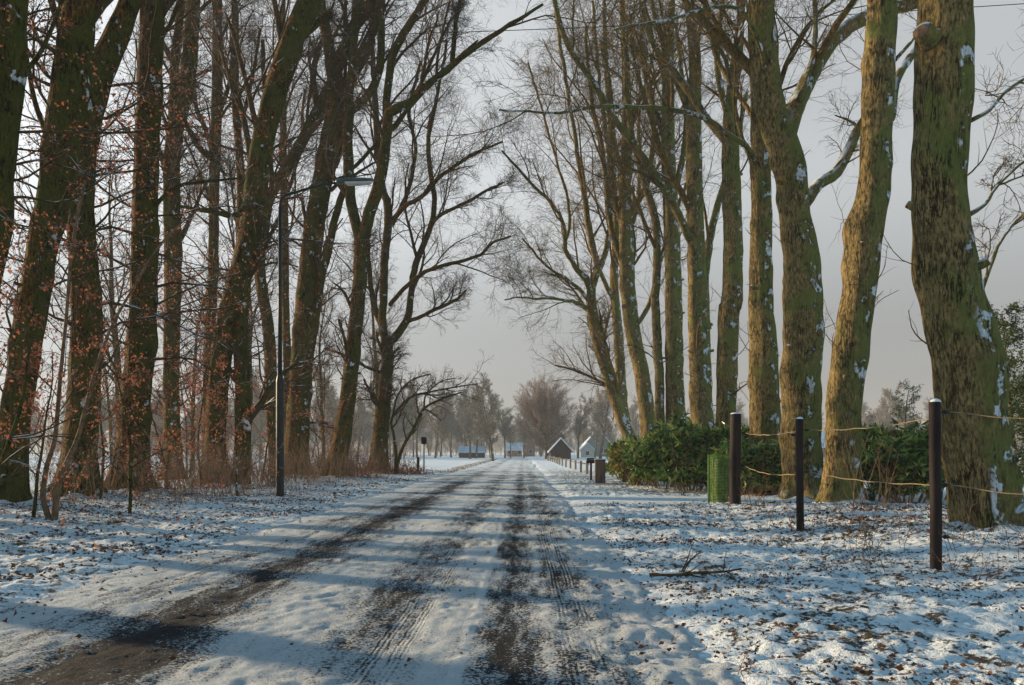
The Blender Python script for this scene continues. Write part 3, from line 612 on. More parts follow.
Lt('last trunk of the left row, forking low with limbs arching right over the road', 51, [(378, 476, 25), (380, 450, 20), (384, 400, 16), (387, 360, 13), (387, 341, 14)],
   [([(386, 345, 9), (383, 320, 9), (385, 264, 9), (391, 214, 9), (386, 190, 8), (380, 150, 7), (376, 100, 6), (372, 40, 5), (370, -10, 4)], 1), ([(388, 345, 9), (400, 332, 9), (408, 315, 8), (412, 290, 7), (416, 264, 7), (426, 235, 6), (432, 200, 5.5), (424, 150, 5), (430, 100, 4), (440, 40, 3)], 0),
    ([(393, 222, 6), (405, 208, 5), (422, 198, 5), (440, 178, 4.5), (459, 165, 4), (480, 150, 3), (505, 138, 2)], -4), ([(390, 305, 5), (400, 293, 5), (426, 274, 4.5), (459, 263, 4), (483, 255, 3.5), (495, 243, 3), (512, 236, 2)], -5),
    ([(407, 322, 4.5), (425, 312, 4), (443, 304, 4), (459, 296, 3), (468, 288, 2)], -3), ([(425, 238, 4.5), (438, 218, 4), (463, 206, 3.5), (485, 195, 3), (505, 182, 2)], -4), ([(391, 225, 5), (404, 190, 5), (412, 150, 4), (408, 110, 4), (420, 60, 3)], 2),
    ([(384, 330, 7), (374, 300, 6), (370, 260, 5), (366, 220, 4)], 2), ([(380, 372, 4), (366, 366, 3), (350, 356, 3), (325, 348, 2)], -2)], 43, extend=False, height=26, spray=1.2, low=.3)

# ---- procedural trees (second rows, far wood)
def proc_tree(name, seed, H, r, bark, twig, k=(9, 8, 7, 3), spread=.35, tmin=.012, t0=.3, up=.06, ang=(.4, .9), round_=False, low=0):
    rng = rs(seed); o = thing(name, (0, 0, 0), 'x', 'tree')
    P, Rr = grow(np.array([[0, 0, -.3]]), np.array([[rng.normal() * .05, rng.normal() * .05, 1]]), np.array([H * (.92 if not round_ else .8)]), np.array([r]), 16, rng, .05, .03, .16)
    mb = MB(); mb.tubes(P, Rr, 12, True, trunk_mod(rng, r, .35, 6, H * .6)); cr = MB()
    lr = (spread * .7, spread * 1.2)
    B = spawn(P, Rr, k[0], rng, t0, .97, ang, lr, .5, 9, .14, up, .15, .04)
    mb.tubes(B[0], B[1], 6, True)
    C = spawn(B[0], B[1], k[1], rng, .15, 1, (.4, .95), (.3, .6), .55, 7, .2, up, .1, tmin * 1.6)
    D = spawn(C[0], C[1], k[2], rng, .1, 1, (.4, 1), (.35, .65), .6, 5, .25, .03, .05, tmin * 1.15)
    cr.tubes(C[0], C[1], 4, False); cr.tubes(D[0], D[1], 3, False)
    if k[3]:
        E_ = spawn(D[0], D[1], k[3], rng, .1, 1, (.4, 1), (.4, .8), .7, 4, .3, .02, 0, tmin); cr.tubes(E_[0], E_[1], 3, False)
    mb.build('trunk', bark, o); cr.build('crown', twig, o)
    return o
pA = proc_tree('oak_tree', 51, 24, .34, M['bark_l'], M['twig_l'], (14, 9, 6, 3), .34, .012, .22)
pB = proc_tree('oak_tree', 52, 22, .26, M['bark_l'], M['twig_l'], (12, 9, 6, 3), .30, .012, .25)
pC = proc_tree('oak_tree', 53, 19, .18, M['bark_l'], M['twig_l'], (14, 8, 6, 3), .28, .012, .15)
rng = rs(77); first = {0: True, 1: True, 2: True}
behind = [(-18, 52, 1), (-24, 58, 2), (-16.5, 66, 2), (-30, 60, 0), (-38, 74, 2), (-14.5, 78, 1)]
lab_near = 'slim bare tree in the second rows behind the left roadside trees'
for x, y, k in behind:
    src = (pA, pB, pC)[k]; loc = (x, y, float(gh(x, y))); sc = rng.uniform(.85, 1.15); rz = rng.random() * 6.28
    if first[k]:
        first[k] = False; o = src; o.location = loc; o.rotation_euler = (0, 0, rz); o['label'] = lab_near; o['group'] = 'slim trees behind the left roadside trees'
    else: o = copy_thing(src, loc, rz, sc, lab_near, 'slim trees behind the left roadside trees')
# roadside trees before the picture's left edge, whose shadows fall across the road
for x, y, k, sc in ((-9.5, 9.5, 0, 1.0), (-11, 13.2, 1, 1.1), (-18, 19.5, 0, .95), (-14, 7.0, 1, 1)):
    o = copy_thing((pA, pB, pC)[k], (x, y, float(gh(x, y))), rng.random() * 6, sc, 'bare tree by the road before the left edge of the picture', 'trees beside the picture on the left')
# far wood
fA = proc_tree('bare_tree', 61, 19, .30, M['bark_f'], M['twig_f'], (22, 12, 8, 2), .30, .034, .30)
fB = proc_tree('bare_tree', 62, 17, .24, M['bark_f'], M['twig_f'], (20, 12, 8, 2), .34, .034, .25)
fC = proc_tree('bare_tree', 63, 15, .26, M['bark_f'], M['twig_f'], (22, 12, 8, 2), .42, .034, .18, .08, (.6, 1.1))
flab = 'misty bare tree in the far wood across the snowy field'; fgrp = 'trees of the far wood'
pl = []
for i in range(70):
    x = -150 + i * 2.3 + rng.uniform(-1.2, 1.2)
    pl.append((x, 160 + rng.uniform(0, 80) + (20 if x > -4 else 0), i % 3, rng.uniform(.75, 1.08)))
for i in range(40):
    x = 8 + i * 4.4 + rng.uniform(-2, 2); pl.append((x, 235 + rng.uniform(0, 70), (i + 1) % 3, rng.uniform(.8, 1.15)))
for i in range(22):
    x = -120 + i * 6; pl.append((x + rng.uniform(-2, 2), 262 + rng.uniform(0, 40), i % 3, rng.uniform(.9, 1.15)))
fst = {0: True, 1: True, 2: True}
for x, y, k, sc in pl:
    if 488 < VX + FPX * x / y < 625: sc *= .70
    src = (fA, fB, fC)[k]; rz = rng.random() * 6.28
    if fst[k]: fst[k] = False; src.location = (x, y, 0); src.rotation_euler = (0, 0, rz); src['label'] = flab; src['group'] = fgrp
    else: copy_thing(src, (x, y, 0), rz, sc, flab, fgrp)
rng = rs(88); n = 520
x = rng.uniform(-190, 230, n); y = 300 + rng.uniform(0, 45, n)
A = grow(np.stack([x, y, x * 0 - .2], 1), np.stack([rng.normal(size=n) * .06, rng.normal(size=n) * .06, np.ones(n)], 1), rng.uniform(8, 14, n), rng.uniform(.10, .26, n), 9, rng, .05, .02, .2)
B = spawn(A[0], A[1], 16, rng, .06, 1, (.4, 1.0), (.18, .36), .4, 5, .2, .05, .1, .04); C = spawn(B[0], B[1], 8, rng, .1, 1, (.4, 1), (.4, .8), .6, 4, .25, .03, .05, .035)
D = spawn(C[0], C[1], 3, rng, .1, 1, (.4, 1), (.5, 1), .8, 3, .25, .03, .05, .03)
fw = MB()
for q in (A, B, C, D): fw.tubes(q[0], q[1], 3, False)
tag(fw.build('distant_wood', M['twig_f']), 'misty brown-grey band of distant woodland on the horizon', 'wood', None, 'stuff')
def single(src, px, Y, sc, label, rz=0.0, group=None):
    return copy_thing(src, ((px - VX) * Y / FPX, Y, 0), rz, sc, label, group)
single(fC, 493, 125, (.85, .85, .82), 'dark bare tree standing alone left of the far end of the road', 1.0)
single(fB, 600, 150, (1.15, 1.15, .98), 'pale bare tree behind the snow-roofed houses', 2.0)
single(fA, 905, 150, (.9, .9, .72), 'hazy bare tree beyond the hedge between the two big right trunks', 4.0)
single(fB, 595, 200, (.9, .9, .7), 'misty bare tree right in front of the steep-roofed house', 1.4)
single(fA, 578, 170, (.8, .8, .7), 'misty bare tree between the round tree and the steep-roofed house', .7)
single(fA, 470, 165, (.8, .8, .78), 'misty bare tree behind the long low stable', 3.1)
single(fC, 878, 175, (.9, .9, .85), 'smaller hazy bare tree left of the one beyond the right hedge', 4.0)
single(fB, 868, 140, (.6, .6, .5), 'low misty bare tree just right of the trunk with a knot hole', 1.0)
rng = rs(64); rt = thing('round_tree', (0, 0, 0), 'x', 'tree'); H = 17.4; nb = 110
P, Rr = grow(np.array([[0, 0, -.3]]), np.array([[0, 0, 1.]]), np.array([H * .86]), np.array([.42]), 16, rng, .04, .03, .12)
ts = rng.uniform(.14, .9, nb); ii = (ts * 15).astype(int); st_ = P[0][ii]
th = rng.random(nb) * 6.28; ph_ = np.arcsin(np.clip((ts - .14) / .76 * 1.7 - .7 + rng.normal(size=nb) * .06, -.75, 1)); st_ = P[0][(np.clip(ts * .62 + .04, .1, .8) * 15).astype(int)]
tg = np.stack([np.cos(th) * np.cos(ph_) * 6.2, np.sin(th) * np.cos(ph_) * 6.2, H * .56 + np.sin(ph_) * H * .42], 1) * rng.uniform(.9, 1.0, (nb, 1))
u = np.linspace(0, 1, 9)[None, :, None]; mid_ = (st_ + tg) / 2 - [0, 0, .5]
BP = st_[:, None] * (1 - u) ** 2 + 2 * mid_[:, None] * u * (1 - u) + tg[:, None] * u ** 2 + rng.normal(size=(nb, 9, 3)) * .07 * u
BR = np.linspace(.10, .025, 9)[None] * np.ones((nb, 1))
mb = MB(); cr = MB(); mb.tubes(P, Rr, 12, True, trunk_mod(rng, .42, .35, 6, 8)); mb.tubes(BP, BR, 5)
C = spawn(BP, BR, 12, rng, .2, 1, (.3, .9), (.2, .34), .5, 6, .2, .05, .1, .020, 1.9); D = spawn(C[0], C[1], 9, rng, .1, 1, (.3, .9), (.4, .8), .6, 4, .25, .03, .05, .014, 1.2); E_ = spawn(D[0], D[1], 3, rng, .1, 1, (.3, .9), (.5, .9), .8, 3, .25, .02, 0, .012, .8)
for q in (C, D, E_): cr.tubes(q[0], q[1], 3, False)
mb.build('trunk', M['bark_f'], rt); cr.build('crown', M['twig_pink'], rt)
rt.location = ((547 - VX) * 160 / FPX, 160, 0); tag(rt, 'dense rounded reddish-brown tree at the end of the road')

# ------------------------------------------------------------------ shrubs, saplings
def sapling(name, x, y, h, seed, nleaf, label, group, stems=1, mat='twig_l', lean=(0, 0), lsize=.07):
    rng = rs(seed); g = float(gh(x, y)); o = thing(name, (x, y, g), label, 'sapling', group)
    P0 = rng.normal(size=(stems, 3)) * .05; P0[:, 2] = -.08
    D0 = np.stack([lean[0] + rng.normal(size=stems) * .12, lean[1] + rng.normal(size=stems) * .12, np.ones(stems)], 1)
    A = grow(P0, D0, np.full(stems, h) * rng.uniform(.75, 1.1, stems), np.full(stems, .012 + h * .006), 12, rng, .09, .04, .2)
    B = spawn(A[0], A[1], 14, rng, .12, 1, (.8, 1.35), (.22, .42), .5, 7, .22, .02, 0, .006, 2.2)
    C = spawn(B[0], B[1], 6, rng, .1, 1, (.4, 1.1), (.35, .7), .6, 5, .28, 0, 0, .004, 1)
    D = spawn(C[0], C[1], 3, rng, .2, 1, (.4, 1.1), (.4, .8), .7, 4, .3, 0, 0, .003, .5)
    tb = MB(); tb.tubes(A[0], A[1], 8); tb.build('stem', M['bark_l'], o)
    cb = MB(); cb.tubes(B[0], B[1], 5, False); cb.tubes(C[0], C[1], 3, False); cb.tubes(D[0], D[1], 3, False); cb.build('twigs', M[mat], o)
    if nleaf:
        pts = np.concatenate([C[0][:, 2:].reshape(-1, 3), D[0][:, 1:].reshape(-1, 3)]); k = min(int(nleaf * 2.2), len(pts))
        # leaves stay on in clusters
        w_ = (np.sin(pts[:, 2] * 2.1 + seed) + np.sin(pts[:, 0] * 3.3) + 2.1) ** 2 + .2; w_ /= w_.sum()
        lb = MB(); lb.leaves(pts[rng.choice(len(pts), k, replace=False, p=w_)], lsize, rng, .62, np.array([[0, 0, -.4]]), 1.0); lb.build('leaves', M['brown_leaf'], o, False)
    return o
SG = 'young beech saplings holding russet leaves'
for i, (px, Y, h, nl, st) in enumerate([(100, 21, 5.0, 260, 1), (165, 26, 4.5, 520, 2), (200, 28, 6.0, 420, 1), (262, 33, 5.5, 260, 1), (30, 15.5, 4.2, 300, 1), (318, 44, 5, 260, 2), (128, 17, 4.6, 330, 1), (238, 24, 4.2, 240, 1), (-10, 13, 5.5, 500, 2), (345, 52, 4, 260, 2), (188, 40, 7, 500, 2), (70, 30, 8, 500, 1)]):
    lab = ['slender russet-leaved sapling between the second and third left trunks', 'twin-stemmed sapling thick with russet leaves left of the slender fork-topped trunk', 'tall russet-leaved sapling right of the slender fork-topped trunk',
           'russet-leaved sapling by the foot of the lamp post', 'short russet-leaved sapling near the lower left corner', 'twin-stemmed sapling right of the lamp post', 'thin russet-leaved sapling in front of the straight third trunk',
           'small russet-leaved sapling in front of the big leaning trunk', 'russet-leaved sapling cut by the left edge of the picture', 'small twin-stemmed sapling left of the last left trunk', 'tall twin-stemmed sapling behind the slender trunk', 'tallest russet-leaved sapling, behind the first left trunks'][i]
    sapling('beech_sapling', (px - VX) * Y / FPX, Y, h, 200 + i, nl, lab, SG, st)
# forked sapling in front at left
o = thing('forked_sapling', (px2w(52, 525, 15.3)[0], 15.3, float(gh(px2w(52, 525, 15.3)[0], 15.3))), 'forked bare sapling with two long stems in front of the left trunks', 'sapling')
rng = rs(300); tb = MB(); cb = MB(); b0 = np.array(o.location)
st = []
for pl_ in ([(51, 532, 9), (48, 515, 8), (43, 497, 7), (47, 465, 6.5), (55, 438, 6), (60, 380, 5), (66, 320, 4.5), (72, 250, 4), (85, 180, 3)], [(53, 530, 9), (55, 515, 8.5), (58, 485, 8), (68, 460, 7), (79, 434, 6), (93, 380, 5), (110, 330, 4), (135, 285, 3.2), (160, 245, 2.5), (190, 215, 2)]):
    q = smoothline(line_from(pl_, 15.3, .8), .2); q[:, :3] -= b0; q[:, 3] *= .8; tb.tubes(q[:, :3][None], q[:, 3][None], 9); st.append(resample(q, 14))
st = np.array(st)
B = spawn(st[:, :, :3], st[:, :, 3], 14, rng, .25, 1, (.5, 1.1), (.15, .35), .35, 7, .22, .04, .1, .006, 2); C = spawn(B[0], B[1], 6, rng, .1, 1, (.4, 1), (.35, .7), .6, 5, .28, 0, 0, .004, 1)
cb.tubes(B[0], B[1], 5, False); cb.tubes(C[0], C[1], 3, False)
tb.build('stem', M['stem'], o); cb.build('twigs', M['twig_l'], o)
# spreading small tree right of the last left trunk
o = thing('crab_tree', (px2w(397, 474, 50)[0], 50, float(gh(-8, 50))), 'small crooked spreading tree right of the last left trunk', 'tree')
rng = rs(301); tb = MB(); cb = MB(); b0 = np.array(o.location); st = []
for pl_, dy in (([(396, 478, 6), (398, 462, 5.5), (404, 445, 5), (413, 430, 5), (424, 409, 4), (440, 400, 3), (462, 392, 2)], -1), ([(395, 478, 5), (396, 455, 4.5), (394, 436, 4), (392, 418, 4), (410, 398, 3.5), (430, 392, 3), (462, 386, 2), (478, 384, 1.5)], 1), ([(424, 409, 3), (426, 395, 2.5), (440, 382, 2), (455, 378, 1.5)], 2), ([(392, 420, 3), (398, 395, 3), (412, 380, 2.5), (430, 374, 2)], 2)):
    q = smoothline(line_from(pl_, 50, dy), .3); q[:, :3] -= b0; q[:, 3] *= .72; tb.tubes(q[:, :3][None], q[:, 3][None], 7); st.append(resample(q, 12))
st = np.array(st)
B = spawn(st[:, :, :3], st[:, :, 3], 10, rng, .3, 1, (.4, 1.2), (.2, .45), .6, 6, .25, .03, .1, .014, 2); C = spawn(B[0], B[1], 7, rng, .1, 1, (.4, 1.1), (.4, .8), .7, 5, .3, 0, 0, .010, 1.2); D = spawn(C[0], C[1], 4, rng, .1, 1, (.4, 1.1), (.4, .8), .7, 4, .3, 0, 0, .009, .7)
cb.tubes(B[0], B[1], 4, False); cb.tubes(C[0], C[1], 3, False); cb.tubes(D[0], D[1], 3, False)
tb.build('trunk', M['bark_l'], o); cb.build('crown', M['twig_l'], o)

def shrub(name, x, y, w, d, h, seed, n, mat, label, cat='shrub', group=None, lsize=.27, aspect=.36, whorl=6, stemmat='stem_red'):
    rng = rs(seed); g = float(gh(x, y)); o = thing(name, (x, y, g), label, cat, group)
    nb = 26; th = rng.random(nb) * 6.28; rr_ = np.sqrt(rng.random(nb)) * .25
    P0 = np.stack([np.cos(th) * rr_ * w, np.sin(th) * rr_ * d, np.full(nb, -.05)], 1)
    D0 = np.stack([np.cos(th) * w * .5, np.sin(th) * d * .5, np.full(nb, h * .9)], 1)
    A = grow(P0, D0, np.full(nb, h * .9) * rng.uniform(.6, 1.05, nb), np.full(nb, .018), 7, rng, .15, .02, .4)
    sb = MB(); sb.tubes(A[0], A[1], 5, False)
    # clump centres filling an uneven dome
    nc = n // whorl; cl = 14
    lc = np.stack([rng.uniform(-.42, .42, cl) * w, rng.uniform(-.42, .42, cl) * d, rng.uniform(.15, .72, cl) * h], 1); lr_ = rng.uniform(.22, .38, cl) * min(w, h * 1.3)
    pick = rng.integers(0, cl, nc); dv = nrm(rng.normal(size=(nc, 3))); dv[:, 2] = np.abs(dv[:, 2]) * .9 - .25 * (rng.random(nc) < .4)
    rad = (rng.random(nc) ** .35)[:, None]
    C = lc[pick] + dv * rad * lr_[pick][:, None]; C[:, 2] = np.maximum(C[:, 2], .06)
    k = C[:, 2] < h * 1.05; C = C[k]; dv = dv[k]
    tw = C - dv * .22; tw[:, 2] -= .08
    sb.tubes(np.stack([tw, (tw + C) / 2 + rng.normal(size=C.shape) * .015, C], 1), np.full((len(C), 3), .005), 3, False)
    CC = np.repeat(C, whorl, 0) + rng.normal(size=(len(C) * whorl, 3)) * .025
    DD = np.repeat(dv, whorl, 0) * .5 + nrm(rng.normal(size=(len(C) * whorl, 3))) * .9; DD[:, 2] -= .25
    lb = MB(); lb.leaves(CC, lsize, rng, aspect, nrm(DD), .3, .2)
    sb.build('stems', M[stemmat], o); lb.build('foliage', M[mat], o, False)
    return o
HG = 'evergreen shrubs of the hedge on the right'
def PX(px, Y): return (px - VX) * Y / FPX
for px, Y, w, d, h, n, mat, lab in [
    (630, 36, 1.3, 2.0, 1.25, 5200, 'rhodo_y', 'low yellow-green shrub at the left end of the hedge beside the wooden pillar'),
    (640, 33, 1.7, 2.2, 1.45, 6000, 'rhodo_y', 'yellow-green shrub, second from the left end of the hedge'),
    (626, 40, 1.4, 2, 2.0, 4200, 'rhodo', 'dark shrub behind the yellow-green end of the hedge'),
    (665, 30, 2.2, 2.4, 2.0, 8000, 'rhodo', 'dark green rhododendron below the middle trunks of the right row'),
    (692, 28, 2.0, 2.4, 2.15, 8000, 'rhodo', 'tallest dark rhododendron, just left of the green mesh guard'),
    (722, 28.5, 2.0, 2.0, 1.9, 6000, 'rhodo', 'rhododendron behind the green mesh guard'),
    (752, 25.5, 1.7, 1.8, 1.7, 5500, 'rhodo', 'rhododendron right of the big post'),
    (778, 25.5, 1.4, 1.6, 1.5, 4200, 'rhodo', 'small rhododendron left of the second fence post'),
    (872, 23, 1.6, 1.8, 1.9, 6500, 'rhodo', 'rhododendron right of the trunk with a knot hole'),
    (904, 22, 1.8, 1.8, 2.0, 7500, 'rhodo', 'bushy rhododendron left of the nearest fence post'),
    (940, 24, 1.8, 1.8, 2.1, 5000, 'rhodo', 'rhododendron behind the nearest fence post and thick trunk')]:
    shrub('rhododendron_shrub', PX(px, Y), Y, w * 1.1, d, h * 1.22, int(px * 7), int(n * .62), mat, lab, 'shrub', HG)
# holly / young conifer at the right edge
def holly(x, y, h, seed, label, n, w=1.6):
    rng = rs(seed); o = thing('holly_tree', (x, y, float(gh(x, y))), label, 'tree')
    P, Rr = grow(np.array([[0, 0, -.1]]), np.array([[0, 0, 1.]]), np.array([h]), np.array([.06]), 12, rng, .04, .03, .2)
    B = spawn(P, Rr, 60, rng, .06, .99, (1.0, 1.5), (w / h * .35, w / h * .65), .35, 6, .15, .04, .05, .008)
    C = spawn(B[0], B[1], 6, rng, .2, 1, (.5, 1.1), (.35, .6), .6, 4, .25, 0, 0, .004)
    tb = MB(); tb.tubes(P, Rr, 8); tb.tubes(B[0], B[1], 4, False); tb.tubes(C[0], C[1], 3, False); tb.build('trunk', M['bark_r'], o)
    pts = np.concatenate([B[0][:, 2:].reshape(-1, 3), C[0][:, 1:].reshape(-1, 3)]); pts = pts[rng.integers(0, len(pts), n)] + rng.normal(size=(n, 3)) * .04
    lb = MB(); lb.leaves(pts, .065, rng, .5); lb.build('foliage', M['holly'], o, False)
holly(PX(1016, 18), 18, 4.5, 401, 'young dark evergreen at the right edge behind the thick trunk', 9000)
holly(PX(1034, 16), 16, 3.2, 402, 'shorter evergreen cut by the right edge of the picture', 6000)
holly(PX(905, 34), 34, 4.4, 403, 'thin young conifer above the hedge between the two big right trunks', 3500, 1.4)

# ------------------------------------------------------------------ undergrowth and litter
rng = rs(500)
def scatter(n, x0, x1, y0, y1, p=None):
    x = rng.uniform(x0, x1, n); y = rng.uniform(y0, y1, n)
    if p is not None:
        k = rng.random(n) < p(x, y); x, y = x[k], y[k]
    return x, y
# fallen leaves
lb = MB()
clump = lambda x, y: np.clip((fbm(x * .9, y * .9, 3) + .25) * 1.4, .04, 1)
n = 0
for (N, x0, x1, y0, y1, s) in ((16000, -13, -5.0, 6, 26, .06), (7000, -14, -5, 26, 62, .09), (21000, 1.3, 9, 3.4, 15, .036), (9000, 1.6, 10, 12, 26, .07), (500, -4.6, 1.2, 4, 22, .045), (1500, .7, 2.6, 4, 22, .045), (900, -6, -4.2, 6, 22, .05)):
    x, y = scatter(N, x0, x1, y0, y1, clump)
    lane = side_lane(x, y) > .4; x, y = x[~lane], y[~lane]
    z = np.where((x > ROAD_L - .1) & (x < ROAD_R + .1), .012, gh(x, y) + .008)
    C = np.stack([x, y, z], 1); D = nrm(np.stack([rng.normal(size=len(x)), rng.normal(size=len(x)), rng.uniform(-.05, .35, len(x))], 1))
    lb.leaves(C, s, rng, .6, D, .12, .1)
tag(lb.build('fallen_leaves', M['litter'], None, False), 'brown leaves lying scattered on the snowy verges', 'leaves', None, 'stuff')
lb = MB()
x, y = scatter(1100, -13, -5.5, 8, 30, lambda x, y: np.clip((fbm(x * .7 + 40, y * .7, 2)) * 2.2, 0, 1)); C = np.stack([x, y, gh(x, y) + .02], 1)
lb.leaves(C, .09, rng, .65, None, 1)
for px, Y, k, r in ((383, 50.5, 1300, 1.5), (405, 50, 500, 1.2), (350, 41, 350, 1.0), (160, 27, 350, 1.4)):
    a = rng.random(k) * 6.28; q = np.sqrt(rng.random(k)) * r; xx = PX(px, Y) + np.cos(a) * q * 1.6; yy = Y + np.sin(a) * q
    lb.leaves(np.stack([xx, yy, gh(xx, yy) + rng.random(k) ** 2 * 1.1 * (1 - q / r * .7)], 1), .11, rng, .65)
tag(lb.build('russet_leaf_drifts', M['brown_leaf'], None, False), 'reddish-brown bracken and leaf drifts at the feet of the left trunks', 'leaves', None, 'stuff')
# grass and stalks
def blades(n, x0, x1, y0, y1, h, p=None, r=.004, wob=.2):
    x, y = scatter(n, x0, x1, y0, y1, p); k = len(x)
    P0 = np.stack([x, y, gh(x, y) - .02], 1); D = np.stack([rng.normal(size=k) * .35, rng.normal(size=k) * .35, np.ones(k)], 1)
    return grow(P0, D, rng.uniform(.4, 1.2, k) * h, np.full(k, r), 5, rng, wob, -.06, .3)
gb = MB()
for a in (blades(1500, -13.5, -7.5, 17, 34, .45, clump), blades(2600, -13.5, -7, 34, 60, .6, clump, .008), blades(500, 3.5, 8, 8, 20, .3, clump), blades(700, -5.8, -4.7, 52, 150, .22, None, .02), blades(500, 2, 3.6, 30, 60, .25, clump, .008), blades(260, -10, -5.2, 9, 18, .16, clump), blades(350, 1.6, 4.5, 5, 12, .14, clump, .0025)):
    gb.tubes(a[0], a[1], 3, False)
tag(gb.build('dry_grass', M['grass']), 'dry straw-coloured grass poking through snow along the verges', 'grass', None, 'stuff')
ub = MB()
for a in (blades(800, -14, -8, 19, 36, 1.5, None, .007, .18), blades(750, -15, -7.8, 36, 62, 1.9, None, .012, .18), blades(90, 4, 9, 9, 20, .7, None, .005, .22)):
    ub.tubes(a[0], a[1], 4, False); s = spawn(a[0], a[1], 5, rng, .3, 1, (.4, 1.1), (.3, .6), .6, 4, .3, 0, 0, .004); ub.tubes(s[0], s[1], 3, False)
tag(ub.build('undergrowth', M['stem_red']), 'tangle of thin bramble and brushwood stems under the trees', 'undergrowth', None, 'stuff')
# tall dry stalks beside the right-hand trunk
def weed(name, x, y, h, k, seed, label, mat, r=.007, group=None, cat='dry plant', br=4, spread=.3):
    rg = rs(seed); o = thing(name, (x, y, float(gh(x, y))), label, cat, group)
    P0 = np.concatenate([rg.normal(size=(k, 2)) * .06 * (1 + h * .5), np.full((k, 1), -.04)], 1)
    A = grow(P0, np.concatenate([rg.normal(size=(k, 2)) * spread, np.ones((k, 1))], 1), h * rg.uniform(.5, 1.05, k), np.full(k, r), 8, rg, .1, .01, .4)
    m_ = MB(); m_.tubes(A[0], A[1], 5, True)
    s = spawn(A[0], A[1], br, rg, .3, 1, (.4, 1), (.2, .45), .6, 5, .25, .03, 0, r * .5); m_.tubes(s[0], s[1], 3, False)
    m_.build('stalks', M[mat], o)
    return o
WG = 'dry weeds on the right verge'
weed('dry_weed', PX(858, 16.5), 16.5, 2.4, 7, 1, 'tall straw-coloured stalks between the second and nearest fence posts', 'stem', .010, WG)
weed('dry_weed', PX(880, 17), 17, 1.6, 6, 2, 'shorter straw stalks left of the nearest fence post', 'stem', .008, WG)
weed('dry_weed', PX(752, 19.5), 19.5, .9, 8, 3, 'dry reddish weed at the foot of the big post', 'stem_red', .007, WG, spread=.5)
weed('dry_weed', PX(990, 8.2), 8.2, .42, 9, 4, 'low dark weed poking from the snow near the right edge', 'stem_red', .004, WG, spread=.6)
weed('dry_weed', PX(953, 8.8), 8.8, .6, 5, 5, 'thin dark weed right of the nearest fence post', 'stem_red', .004, WG, spread=.4)
weed('dry_weed', PX(868, 10.5), 10.5, .55, 9, 6, 'dark leafy weed in the snow left of the nearest fence post', 'stem_red', .005, WG, spread=.5)
weed('dry_weed', PX(700, 6.9), 6.9, .22, 6, 7, 'small sprig on the snow in the middle of the right verge', 'stem_red', .003, WG, spread=.8)
weed('dry_weed', PX(760, 5.0), 5.0, .20, 3, 8, 'two thin twigs standing in the snow at the bottom right', 'stem_red', .0035, WG, spread=.5)
for i, (px, Y, h, lab) in enumerate(((340, 39, 1.8, 'spray of pale dry stems in front of the leaning forked trunk'), (352, 39.5, 1.5, 'smaller spray of pale dry stems right of it at the forked trunk'), (225, 28.5, 1.6, 'pale dry stems at the foot of the big leaning trunk'), (272, 30, 1.3, 'pale dry stems just behind the lamp post foot'))):
    weed('dry_plant', PX(px, Y), Y, h, 16, 20 + i, lab, 'stem', .012, 'sprays of dry stems at the left trunks', 'dry plant', 3, .22)
# fallen branch on right verge
rg = rs(900); x, y = PX(692, 8.6), 8.6; o = thing('fallen_branch', (x, y, float(gh(x, y))), 'dead branch lying on the snow in the right verge', 'branch')
A = grow(np.array([[-.45, .05, .03], [-.1, .02, .04], [.1, 0, .04], [-.2, .1, .02]]), np.array([[1, -.1, .05], [.5, .4, .9], [1, .5, .1], [.8, -.6, .1]]), np.array([1.0, .35, .4, .5]), np.array([.022, .014, .012, .012]), 8, rg, .12, -.01, .4)
A[0][:, :, 2] = np.maximum(A[0][:, :, 2], .012); m_ = MB(); m_.tubes(A[0], A[1], 7); s = spawn(A[0], A[1], 5, rg, .2, 1, (.4, 1), (.25, .5), .5, 5, .2, .02, .1, .004); m_.tubes(s[0], s[1], 4, False); m_.build('branch_wood', M['twig_l'], o)
# cut stub on the thickest trunk
b = px2w(922, 32, 12.55); o = r1; bl = np.array(o.location); rg = rs(901)
c = np.array([b[0] + .10, 12.62, b[1] - .02]) - bl; d = nrm(np.array([-.75, -.62, .15])); L_ = np.linspace(0, .30, 7)
P = (c - d * .15)[None] + L_[:, None] * d[None]; m_ = MB(); m_.tubes(P[None], np.array([[.34, .30, .27, .26, .27, .28, .26]]) * .54, 18, True, trunk_mod(rg, .25, .01, 0, 1, .05, 0)); m_.build('branch_stub', M['bark_r'], o)
e_ = c + d * (.152); m_ = MB(); m_.tubes(np.stack([e_, e_ + d * .02])[None], np.array([[.115, .10]]), 18, True); m_.build('cut_face', M['cutwood'], o)

# ------------------------------------------------------------------ street lamp
lx, ly = PX(280, 24.9), 24.9
o = thing('street_lamp', (lx, ly, float(gh(lx, ly))), 'tall dark street lamp with curved arm among the left trees', 'street lamp')
m_ = MB(); m_.tubes(np.array([[[0, 0, z] for z in (-.2, .1, 1, 2, 3.55, 3.6, 3.75, 3.8)]]), np.array([[.125, .125, .122, .12, .118, .118, .085, .07]]), 20); m_.build('pole_base', M['lamp_paint'], o)
zt = CH + (HZ - 206) * ly / FPX
m_ = MB(); m_.tubes(np.array([[[0, 0, 3.7], [0, 0, 6], [0, 0, zt - .05]]]), np.array([[.07, .062, .05]]), 16); m_.build('pole', M['lamp_paint'], o)
hx = (338 - 280) * ly / FPX; hzz = CH + (HZ - 183.5) * ly / FPX
arc = smoothline(np.array([(0, 0, zt - .1, .048), (.02, 0, zt + .12, .045), (.13, -.02, zt + .27, .042), (.4, -.04, zt + .36, .040), (hx * .6, -.06, zt + .55, .036), (hx, -.1, hzz - .02, .034)]), .08)
